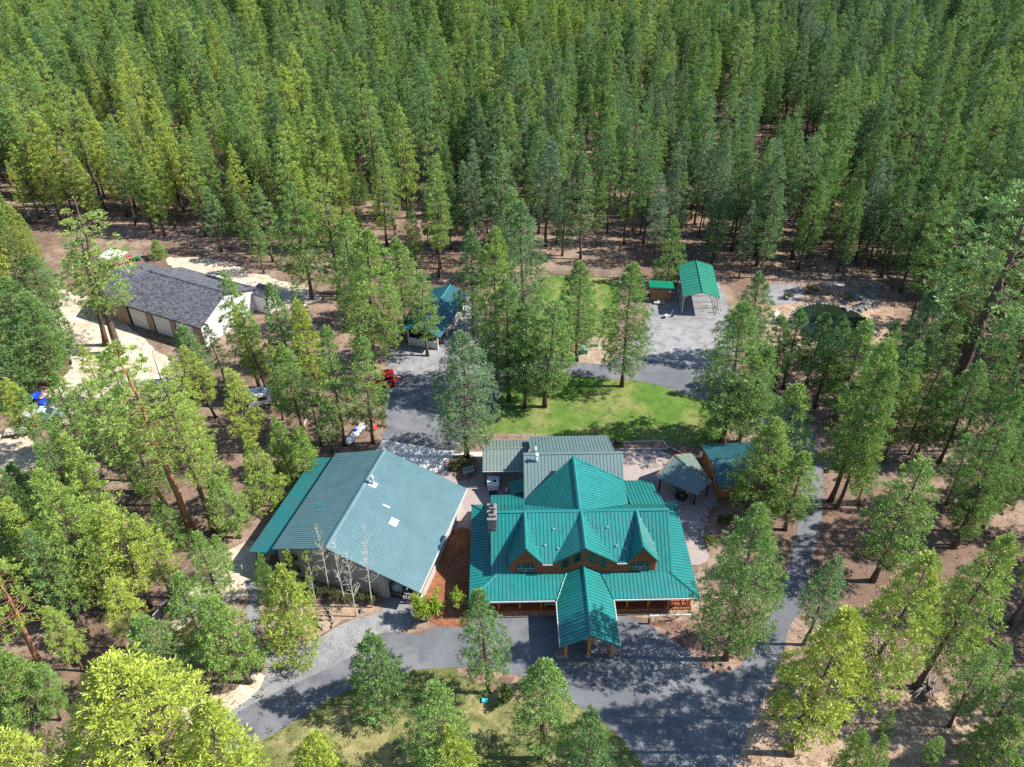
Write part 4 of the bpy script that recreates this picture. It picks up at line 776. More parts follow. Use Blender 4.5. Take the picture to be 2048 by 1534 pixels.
bodyc = MB().hexa([(-2.2, -1.0, 0.5), (2.2, -1.0, 0.5), (2.2, 1.0, 0.5), (-2.2, 1.0, 0.5), (-2.2, -0.98, 2.3), (1.9, -0.98, 2.3), (1.9, 0.98, 2.3), (-2.2, 0.98, 2.3)]); obj('body', bodyc, [M['tank']], cm)
obj('roof_vent', MB().box(-0.4, -0.3, 2.3, 0.3, 0.3, 2.45), [M['truck']], cm); obj('window', MB().box(-0.9, -1.03, 1.3, 0.4, -1.005, 1.9), [M['glass']], cm); obj('drawbar', MB().box(2.2, -0.05, 0.5, 3.2, 0.05, 0.6), [M['black']], cm)
for s in (-1, 1): wheel(cm, -0.2, s*0.98, 0.34, 0.2, M['metal'])
cr_ = thing('splitter_cart', 'small grey hand cart with two wheels standing on the gravel before the carport', 'cart', G(1337, 634), R(30))
obj('frame', MB().tube([(-0.9, 0, 0.35), (0.5, 0, 0.35)], 0.05, 6).tube([(0.4, 0, 0.35), (0.75, 0, 1.1)], 0.05, 6).box(-0.9, -0.25, 0.35, -0.2, 0.25, 0.6), [M['gutter']], cr_)
for s in (-1, 1): obj('wheel', MB().tube([(0.45, s*0.35-0.05, 0.25), (0.45, s*0.35+0.05, 0.25)], 0.25, 12), [M['rubber']], cr_)
rd = thing('wheelbarrow', 'small red wheelbarrow near the propane tank at the edge of the drive', 'wheelbarrow', G(752, 860), R(40)); obj('tray', MB().add([(-0.5, -0.35, 0.6), (0.5, -0.3, 0.6), (0.5, 0.3, 0.6), (-0.5, 0.35, 0.6), (-0.3, -0.2, 0.35), (0.35, -0.18, 0.35), (0.35, 0.18, 0.35), (-0.3, 0.2, 0.35)], [(4, 5, 6, 7), (0, 4, 7, 3), (0, 1, 5, 4), (1, 2, 6, 5), (2, 3, 7, 6)]), [M['red']], rd)
obj('wheel', MB().tube([(0.55, -0.05, 0.2), (0.55, 0.05, 0.2)], 0.2, 12), [M['rubber']], rd); obj('handle', MB().tube([(0.5, -0.2, 0.3), (-1.0, -0.3, 0.6)], 0.03, 6).tube([(0.5, 0.2, 0.3), (-1.0, 0.3, 0.6)], 0.03, 6), [M['wood']], rd)

# ================================================================== fences, pond, yard things
def fence_line(name, label, a, b, h, n, mpost, mrail, rails=2, slats=0, mslat=None, lean=0):
    a, b = Vector((a.x, a.y, 0)), Vector((b.x, b.y, 0)); L = (b-a).length; t = thing(name, label, 'fence', a, math.atan2(b.y-a.y, b.x-a.x))
    for i in range(n+1): obj('post', MB().tube([(L*i/n, 0, 0), (L*i/n, 0, h+0.1)], 0.055, 6), [mpost], t)
    for k in range(rails): zz = h*(k+1)/rails-0.05; obj('rail', MB().tube([(0, 0.06, zz), (L, 0.06, zz)], 0.04, 6), [mrail], t)
    if slats:
        for i in range(slats): x = L*(i+0.5)/slats; obj('board', MB().box(x-L/slats*0.46, -0.09, 0.05, x+L/slats*0.46, -0.062, h), [mslat], t)
    return t
fence_line('pipe_fence', 'pale pipe rail fence along the back edge of the upper lawn', G(1085, 548), G(1248, 556), 1.3, 8, M['gutter'], M['gutter'])
fence_line('pole_fence', 'grey pole fence running behind the garden pond and the swing', G(1600, 574), G(1758, 577), 1.2, 6, M['wood'], M['wood'])
fence_line('yard_rail_fence', 'thin grey rail fence between the lawn and the sage patio cover', G(930, 884), G(1100, 880), 1.1, 6, M['wood'], M['wood'])
fence_line('black_board_fence', 'black board fence right of the lean-to strip of the shop, upper section', G(438, 1092), G(478, 1040), 1.5, 3, M['black'], M['gutter'], 2, 9, M['black'])
fence_line('black_panel_fence', 'short black board fence beside the sandy path left of the shop', G(312, 1250), G(342, 1216), 1.5, 2, M['black'], M['gutter'], 2, 6, M['black'])
gate = fence_line('leaning_gate', 'dark wire gate leaning in the shade of the lean-to corner', G(487, 1146), G(508, 1132), 1.2, 1, M['wood'], M['wood'], 2, 0)
obj('brace', MB().tube([(0, 0.02, 0.05), (1.5, 0.02, 1.1)], 0.03, 6), [M['wood']], gate)

pond = thing('garden_pond', 'dark garden pond with a curved stone rim behind a clump of pines', 'pond', (0, 0, 0))
c = Vector((51.8, 108.6, 0)); rx, ry = 6.0, 6.6
ell = [c+Vector((rx*math.cos(t)*(1+0.05*math.sin(3*t)), ry*math.sin(t), 0)) for t in [2*math.pi*k/40 for k in range(40)]]
obj('water', MB().add([(p.x, p.y, 0.05) for p in ell], [tuple(range(40))]), [M['water']], pond)
rr = random.Random(21)
for k in range(54):
    t = 2*math.pi*k/54; p = c+Vector(((rx+0.15)*math.cos(t)*(1+0.05*math.sin(3*t)), (ry+0.15)*math.sin(t), 0)); s_ = rr.uniform(0.28, 0.42)
    obj('rim_stone', MB().rock((p.x, p.y, 0.08), s_, rr, 0.45), [M['stone']], pond)
def rocks(pts, lab, grp, r0, r1, seed):
    q = random.Random(seed)
    for p in pts:
        o = obj('boulder', MB().rock((0, 0, 0.1), q.uniform(r0, r1), q, 0.65), [M['stone']]); o.location = (p.x, p.y, 0.05); o.rotation_euler = (0, 0, q.uniform(0, 6)); tag(o, lab, 'rock', grp)
q = random.Random(33)
rocks([G(1715+q.uniform(-25, 40), 592+q.uniform(-10, 32)) for _ in range(38)], 'grey rock of the tumbled rockery behind the pond', 'rockery rocks behind the pond', 0.3, 0.75, 5)
rocks([G(1745+q.uniform(-14, 14), 662+q.uniform(-8, 10)) for _ in range(6)], 'pale rock heaped at the right end of the pond', 'pale rocks by the pond', 0.35, 0.6, 6)
rocks([G(1700+q.uniform(-20, 12), 668+q.uniform(-6, 12)) for _ in range(5)], 'pale rock on the near bank of the pond behind pine tops', 'rocks on the near bank', 0.3, 0.5, 8)
rocks([G(x, y) for x, y in ((912, 950), (928, 958), (906, 936), (922, 925), (940, 930))], 'rock in the planted bed around the pine by the concrete apron', 'rocks in the pine bed', 0.22, 0.4, 9)
rocks([G(x, y) for x, y in ((1418, 1342), (1430, 1334), (1445, 1330), (1440, 1345), (1462, 1337), (1412, 1296))], 'rock at the foot of the large pine in the front bed', 'rocks in the front bed', 0.22, 0.42, 10)
rocks([G(x, y) for x, y in ((1400, 1062), (1409, 1040), (1408, 1075), (1416, 1020), (1430, 1012))], 'pale edging rock where the patio meets the planting on the east side', 'patio edging rocks', 0.2, 0.38, 11)
rocks([G(726, 1222)], 'single pale boulder at the right end of the bare aspens', None, 0.4, 0.42, 12)
rocks([G(1784, 1464)], 'lone flat grey rock on the tan ground at bottom right', None, 0.4, 0.45, 13)
for x, lab in ((1119, 'rough stone planter left of the portico posts'), (1233, 'rough stone planter right of the portico posts')):
    t = thing('stone_planter', lab, 'planter', G(x, 1310), 0); mbp = MB()
    for k in range(9): a = 2*math.pi*k/9; mbp.rock((0.38*math.cos(a), 0.38*math.sin(a), 0.15), 0.2, random.Random(k), 0.8)
    obj('ring', mbp, [M['stone']], t); obj('soil', MB().tube([(0, 0, 0.04), (0, 0, 0.24)], 0.36, 10), [M['bed']], t)

sw = thing('garden_swing', 'wooden canopy swing standing between the pole fence and the pond', 'swing', G(1664, 588), R(-8))
obj('frame', MB().tube([(-1.3, -0.6, 0), (-1.3, 0, 1.9), (-1.3, 0.6, 0)], 0.06, 6).tube([(1.3, -0.6, 0), (1.3, 0, 1.9), (1.3, 0.6, 0)], 0.06, 6).tube([(-1.4, 0, 1.9), (1.4, 0, 1.9)], 0.06, 6), [M['wood']], sw)
obj('canopy', MB().box(-1.5, -0.6, 2.0, 1.5, 0.5, 2.06), [M['wood']], sw); obj('seat', MB().box(-0.9, -0.3, 0.5, 0.9, 0.25, 0.56).box(-0.9, 0.25, 0.5, 0.9, 0.31, 1.05), [M['wood']], sw)
for s in (-0.9, 0.9): obj('hanger', MB().tube([(s, 0, 0.5), (s, 0, 1.9)], 0.02, 5), [M['black']], sw)
def bench(label, loc, rz, m, name='garden_bench'):
    t = thing(name, label, 'bench', loc, rz)
    for k in range(4): obj('slat', MB().box(-0.75, -0.25+k*0.13, 0.42, 0.75, -0.14+k*0.13, 0.46), [m], t)
    for k in range(3): obj('back_slat', MB().box(-0.75, 0.28+k*0.03, 0.52+k*0.14, 0.75, 0.31+k*0.03, 0.63+k*0.14), [m], t)
    for s in (-0.65, 0.65): obj('leg', MB().box(s-0.05, -0.22, 0, s+0.05, -0.14, 0.42).box(s-0.05, 0.22, 0, s+0.05, 0.3, 0.95), [m], t)
bench('white slatted bench at the left end of the garden pond', G(1553, 632), R(55), M['white'])
bench('grey stone coloured bench in the planted bed by the concrete apron', G(938, 948)+Vector((0, 0, 0.06)), R(25), M['gutter'])
bp_ = HF.o+HF.x*-3.4+HF.y*1.2+Vector((0, 0, 0.36)); bench('pale twig bench on the front porch left of the portico', bp_, HF.t+math.pi, M['deadwood'], 'porch_bench')
for (px, lab, n_) in (((1168, 706), 'large green utility box on the tan bed beside the upper drive', 'utility_box'), ((1194, 691), 'low round green utility lid behind the larger utility box', 'utility_hatch')):
    if n_ == 'utility_box': t = thing(n_, lab, 'utility box', G(*px), R(2)); obj('cabinet', MB().box(-0.5, -0.6, 0.03, 0.5, 0.6, 0.85), [M['utility']], t); obj('lid', MB().box(-0.54, -0.64, 0.85, 0.54, 0.64, 0.93), [M['utility']], t); obj('pad', MB().box(-0.6, -0.7, 0, 0.6, 0.7, 0.05), [M['concrete']], t)
    else: t = thing(n_, lab, 'utility hatch', G(*px), 0); obj('ring', MB().tube([(0, 0, 0.02), (0, 0, 0.22)], 0.42, 16), [M['utility']], t); obj('cover', MB().tube([(0, 0, 0.22), (0, 0, 0.3)], [0.46, 0.38], 16), [M['utility']], t)
t = thing('valve_box', 'small teal plastic valve box on the front lawn', 'valve box', G(970, 1402), R(4)); obj('base', MB().box(-0.26, -0.2, 0.02, 0.26, 0.2, 0.2), [M['cyan']], t); obj('lid', MB().box(-0.29, -0.23, 0.2, 0.29, 0.23, 0.25), [M['cyan']], t)
t = thing('raised_bed', 'long timber edged raised bed between the lawn and the bright patio', 'raised bed', (0, 0, 0))
e = [G(1222, 886), G(1324, 884), G(1334, 899), G(1226, 900)]
for i in range(4):
    a, b = e[i], e[(i+1) % 4]; obj('timber', MB().prism([(a.x, a.y, 0.32), (b.x, b.y, 0.32), (b.x+0.02, b.y-0.2, 0.32), (a.x+0.02, a.y-0.2, 0.32)] if abs(b.x-a.x) > abs(b.y-a.y) else [(a.x, a.y, 0.31), (b.x, b.y, 0.31), (b.x+0.2, b.y, 0.31), (a.x+0.2, a.y, 0.31)], (0, 0, 1), 0.3), [M['wood']], t)
obj('soil', MB().add([(p.x, p.y, 0.2) for p in e], [(3, 2, 1, 0)]), [M['bed']], t)
t = thing('edging_timber', 'angled grey edging timber at the north side of the bright patio', 'timber', (0, 0, 0)); a, b = G(1336, 894), G(1372, 912); obj('beam', MB().tube([(a.x, a.y, 0.12), (b.x, b.y, 0.12)], 0.12, 6), [M['wood']], t)
t = thing('edging_pipe', 'straight white pipe lying in the front bed beside the porch', 'pipe', (0, 0, 0)); a, b = G(1299, 1232), G(1392, 1230); obj('pipe', MB().tube([(a.x, a.y, 0.1), (b.x, b.y, 0.1)], 0.06, 8), [M['white']], t)
t = thing('marker_post', 'short dark post at the left corner of the front bed', 'post', G(1297, 1248)); obj('shaft', MB().box(-0.1, -0.1, 0, 0.1, 0.1, 0.9), [M['darkpost']], t); obj('cap', MB().box(-0.14, -0.14, 0.9, 0.14, 0.14, 0.98), [M['darkpost']], t)
t = thing('timber_beam', 'long grey beam propped among the dark pine trunks left of the propane tank', 'beam', (0, 0, 0)); a, b = G(606, 858), G(624, 836); obj('shaft', MB().tube([(a.x, a.y, 0.3), (b.x, b.y, 1.6)], 0.14, 6), [M['wood']], t)
t = thing('utility_pole', 'tall brown utility pole in the clearing at the far forest', 'pole', G(953, 72)); obj('shaft', MB().tube([(0, 0, 0), (0, 0, 22)], [0.32, 0.2], 8), [M['redbark']], t, True); obj('crossarm', MB().box(-1.2, -0.08, 20.8, 1.2, 0.08, 21.0), [M['wood']], t)
sheet('far_clearing', [(930, 80), (970, 62), (1010, 66), (1000, 92), (960, 98)], M['sand'], 0.012, 0.4)
# driftwood by the aspens and the root wad at right
rr = random.Random(50)
for (x, y, L, a) in ((645, 1240, 1.6, 0.0), (662, 1232, 1.3, 1.9), (640, 1255, 1.3, -0.9), (670, 1248, 1.2, 1.1), (655, 1222, 0.9, 2.5)):
    p = G(x, y, 0); t = thing('driftwood_log', 'bleached driftwood branch on the bed below the bare aspens', 'log', p, a, 'driftwood by the aspens')
    pts = [(-L/2+L*k/5, rr.uniform(-0.12, 0.12), 0.12+rr.uniform(0, 0.14)) for k in range(6)]
    obj('stem', MB().tube(pts, [0.11, 0.12, 0.1, 0.09, 0.07, 0.04], 7), [M['deadwood']], t, True); obj('side_branch', MB().tube([pts[2], (pts[2][0]+0.3, 0.4, 0.35), (pts[2][0]+0.45, 0.7, 0.3)], [0.06, 0.045, 0.02], 6), [M['deadwood']], t)
t = thing('root_wad', 'upturned grey root mass on the tan ground at the right', 'stump', G(1852, 1382), R(30)); rm = MB()
for k in range(26):
    a = rr.uniform(0, 6.28); e_ = rr.uniform(-0.2, 1.1); L = rr.uniform(0.9, 1.9); d = Vector((math.cos(a)*math.cos(e_), math.sin(a)*math.cos(e_), abs(math.sin(e_)))); mid = d*L*0.5+Vector((rr.uniform(-0.2, 0.2), rr.uniform(-0.2, 0.2), 0.2)); rm.tube([(0, 0, 0.5), mid+Vector((0, 0, 0.3)), d*L+Vector((0, 0, 0.1))], [0.22, 0.12, 0.03], 6)
obj('roots', rm, [M['deadwood']], t); obj('stem', MB().tube([(0, 0, 0.4), (-0.7, -0.3, 0.6), (-1.4, -0.7, 0.5)], [0.4, 0.35, 0.3], 9), [M['bark']], t, True)

# ================================================================== trees
def tri_mesh(name, tris, mats):
    n = len(tris); me = bpy.data.meshes.new(name); me.vertices.add(n*3); me.loops.add(n*3); me.polygons.add(n)
    me.vertices.foreach_set('co', np.asarray(tris, dtype=np.float32).reshape(-1)); me.loops.foreach_set('vertex_index', np.arange(n*3, dtype=np.int32))
    me.polygons.foreach_set('loop_start', np.arange(0, n*3, 3, dtype=np.int32))
    me.materials.append(mats); me.update(calc_edges=True); me.validate(); return me
def unit(a): return a/np.maximum(np.linalg.norm(a, axis=-1, keepdims=True), 1e-9)
def tufts(P, D, S, nr, nb=8, wide=0.26, spread=0.95):
    N = len(P); rnd = nr.normal(size=(N, nb, 3)); b = unit(D[:, None, :]*1.0+unit(rnd)*spread)
    L = S[:, None, None]*nr.uniform(0.65, 1.1, size=(N, nb, 1)); perp = unit(np.cross(b, nr.normal(size=(N, nb, 3))))
    a = P[:, None, :]+b*L*0.05; c = P[:, None, :]+b*L; w = perp*L*wide
    return np.stack([a, c-w*0.5, c+w*0.5], axis=2).reshape(-1, 3, 3)
PROTO = {}
def make_pine(kind, seed):
    rr = random.Random(seed); nr = np.random.default_rng(seed)
    spec = dict(pond=(20.0, 3.0, 0.22, 0.46, 5.2, 0.44), big=(26.0, 4.9, 0.18, 0.48, 6.0, 0.46), lodge=(18.0, 1.95, 0.27, 0.42, 4.6, 0.36), young=(10.0, 2.5, 0.05, 0.36, 5.8, 0.36), old=(27.0, 3.9, 0.34, 0.62, 4.6, 0.48), oldred=(27.0, 3.9, 0.42, 0.62, 4.6, 0.48), snag=(18.0, 1.7, 0.25, 0.5, 3.4, 0.34))[kind]
    red = kind == 'oldred'; kind = 'old' if red else kind; big = kind == 'big'; kind = 'pond' if big else kind
    h, r, base, dz, nbr, ts = spec
    tm = MB(); nseg = 9; wob = [(0, 0)]
    for k in range(nseg): wob.append((wob[-1][0]*0.9+rr.uniform(-0.09, 0.09)*h/20, wob[-1][1]*0.9+rr.uniform(-0.09, 0.09)*h/20))
    def ax(z):
        t = max(0, min(0.9999, z/h))*nseg; k = int(t); f = t-k; return Vector((wob[k][0]*(1-f)+wob[k+1][0]*f, wob[k][1]*(1-f)+wob[k+1][1]*f, z))
    r0 = dict(pond=0.0125, lodge=0.0085, young=0.012, old=0.0145, snag=0.009)[kind]*h
    tm.tube([ax(h*k/nseg) for k in range(nseg+1)], [r0*(1.25 if k == 0 else 1.0)*(1-k/nseg*0.93) for k in range(nseg+1)], 8)
    P = []; D = []; S = []; z = base*h; ga = rr.uniform(0, 6)
    while z < h*0.985:
        t = (z/h-base)/(1-base)
        if kind == 'young': w = (min(1, 0.7+t*2.0))*(1-t**1.5)**0.85
        elif kind == 'lodge' or kind == 'snag': w = (0.55+0.45*min(1, t/0.3))*(1-t)**0.62*1.1
        elif kind == 'old': w = (0.6+0.4*min(1, t/0.3))*(1-t**2.4)**0.7*rr.uniform(0.65, 1.15)
        else: w = (0.62+0.38*min(1, t/0.3))*(1-t**1.7)**0.75
        nb = max(2, int(rr.gauss(nbr, 0.9)*(0.75+0.25*w)))
        if kind == 'old' and rr.random() < 0.22: z += dz*1.3; continue
        for k in range(nb):
            ga += 2.4+rr.uniform(-0.5, 0.5); L = max(0.25, r*w*rr.uniform(0.62, 1.12)); zz = z+rr.uniform(-0.25, 0.25)
            el = -0.12+0.75*t**1.6+rr.uniform(-0.16, 0.2); o = ax(min(zz, h*0.985)); d = Vector((math.cos(ga)*math.cos(el), math.sin(ga)*math.cos(el), math.sin(el)))
            side = d.cross(Vector((0, 0, 1))).normalized(); tip = o+d*L; br = max(0.018, r0*0.24*(1-t*0.7))
            mid = o+d*L*0.5+Vector((0, 0, -0.06*L)); tm.tube([o, mid, tip], [br*0.8, br*0.5, br*0.2], 4, cap=False)
            if kind == 'snag' and rr.random() < 0.90:
                for q in range(3):
                    f = rr.uniform(0.4, 0.95); p = o+d*L*f; e = p+(d*0.5+side*rr.choice((-1, 1))+Vector((0, 0, rr.uniform(-0.3, 0.4))))*L*0.3; tm.tube([p, e], [0.02, 0.008], 3, cap=False)
                continue
            if kind == 'old' and t < 0.15 and rr.random() < 0.4: continue
            nt = max(2, int(rr.gauss(2.4+3.1*L/1.0*(0.8 if kind in ('pond', 'old') else 1.0), 1.2))); nt = min(nt, 24 if big else 15)
            for q in range(nt):
                f = 1-0.60*rr.random()**1.8; sw = (1-abs(f-0.62))*0.36*L
                p = o+d*L*f+side*rr.uniform(-sw, sw)+Vector((0, 0, rr.uniform(-0.05, 0.16)*L-0.05*L*f))
                P.append(p[:]); dd = (d*0.55+side*rr.uniform(-0.4, 0.4)+Vector((0, 0, 0.75))).normalized(); D.append(dd[:]); S.append(ts*rr.uniform(0.75, 1.2)*(0.8+0.2*min(1, L)))
        z += dz*rr.uniform(0.75, 1.25)*(1.0 if t < 0.7 else 0.8)
    P.append(ax(h)[:]); D.append((0, 0, 1)); S.append(ts)
    tri = tufts(np.array(P), np.array(D), np.array(S), nr, 13 if kind != 'lodge' else 11, 0.19)
    bark = M['deadwood'] if kind == 'snag' else M['redbark'] if red else M['bark']; kind = 'oldred' if red else 'big' if big else kind
    tme = tm.mesh(kind+'_trunk', bark, True); cme = tri_mesh(kind+'_crown', tri, M['needles'])
    PROTO.setdefault(kind, []).append((tme, cme, h, r))
for k, n in (('pond', 5), ('big', 2), ('lodge', 4), ('young', 3), ('old', 3), ('oldred', 2), ('snag', 2)):
    for s in range(n): make_pine(k, 100*len(k)+7*s+3)

count = {'n': 0}
def plant(kind, base, h, r, tint, label, group=None, lean=(0, 0), variant=None, cat='pine tree', name='pine_tree', rot=None):
    ps = PROTO[kind]; v = variant if variant is not None else rng.randrange(len(ps)); tme, cme, h0, r0 = ps[v]
    root = bpy.data.objects.new(name, None); C.objects.link(root); root.empty_display_size = 0.3
    sz = h/h0; sx = min(max(r/r0, sz*0.55), sz*1.75); root.location = base; root.scale = (sx, sx, sz)
    root.rotation_mode = 'QUATERNION'
    root.rotation_quaternion = Vector((0, 0, 1)).rotation_difference(Vector((lean[0], lean[1], h)).normalized()) @ Quaternion((0, 0, 1), rng.uniform(0, 6.28) if rot is None else rot)
    tag(root, label, cat, group)
    for nm, me in (('trunk', tme), ('crown', cme)):
        o = bpy.data.objects.new(nm, me); C.objects.link(o); o.parent = root; o['tint'] = float(tint)
    count['n'] += 1
    return root

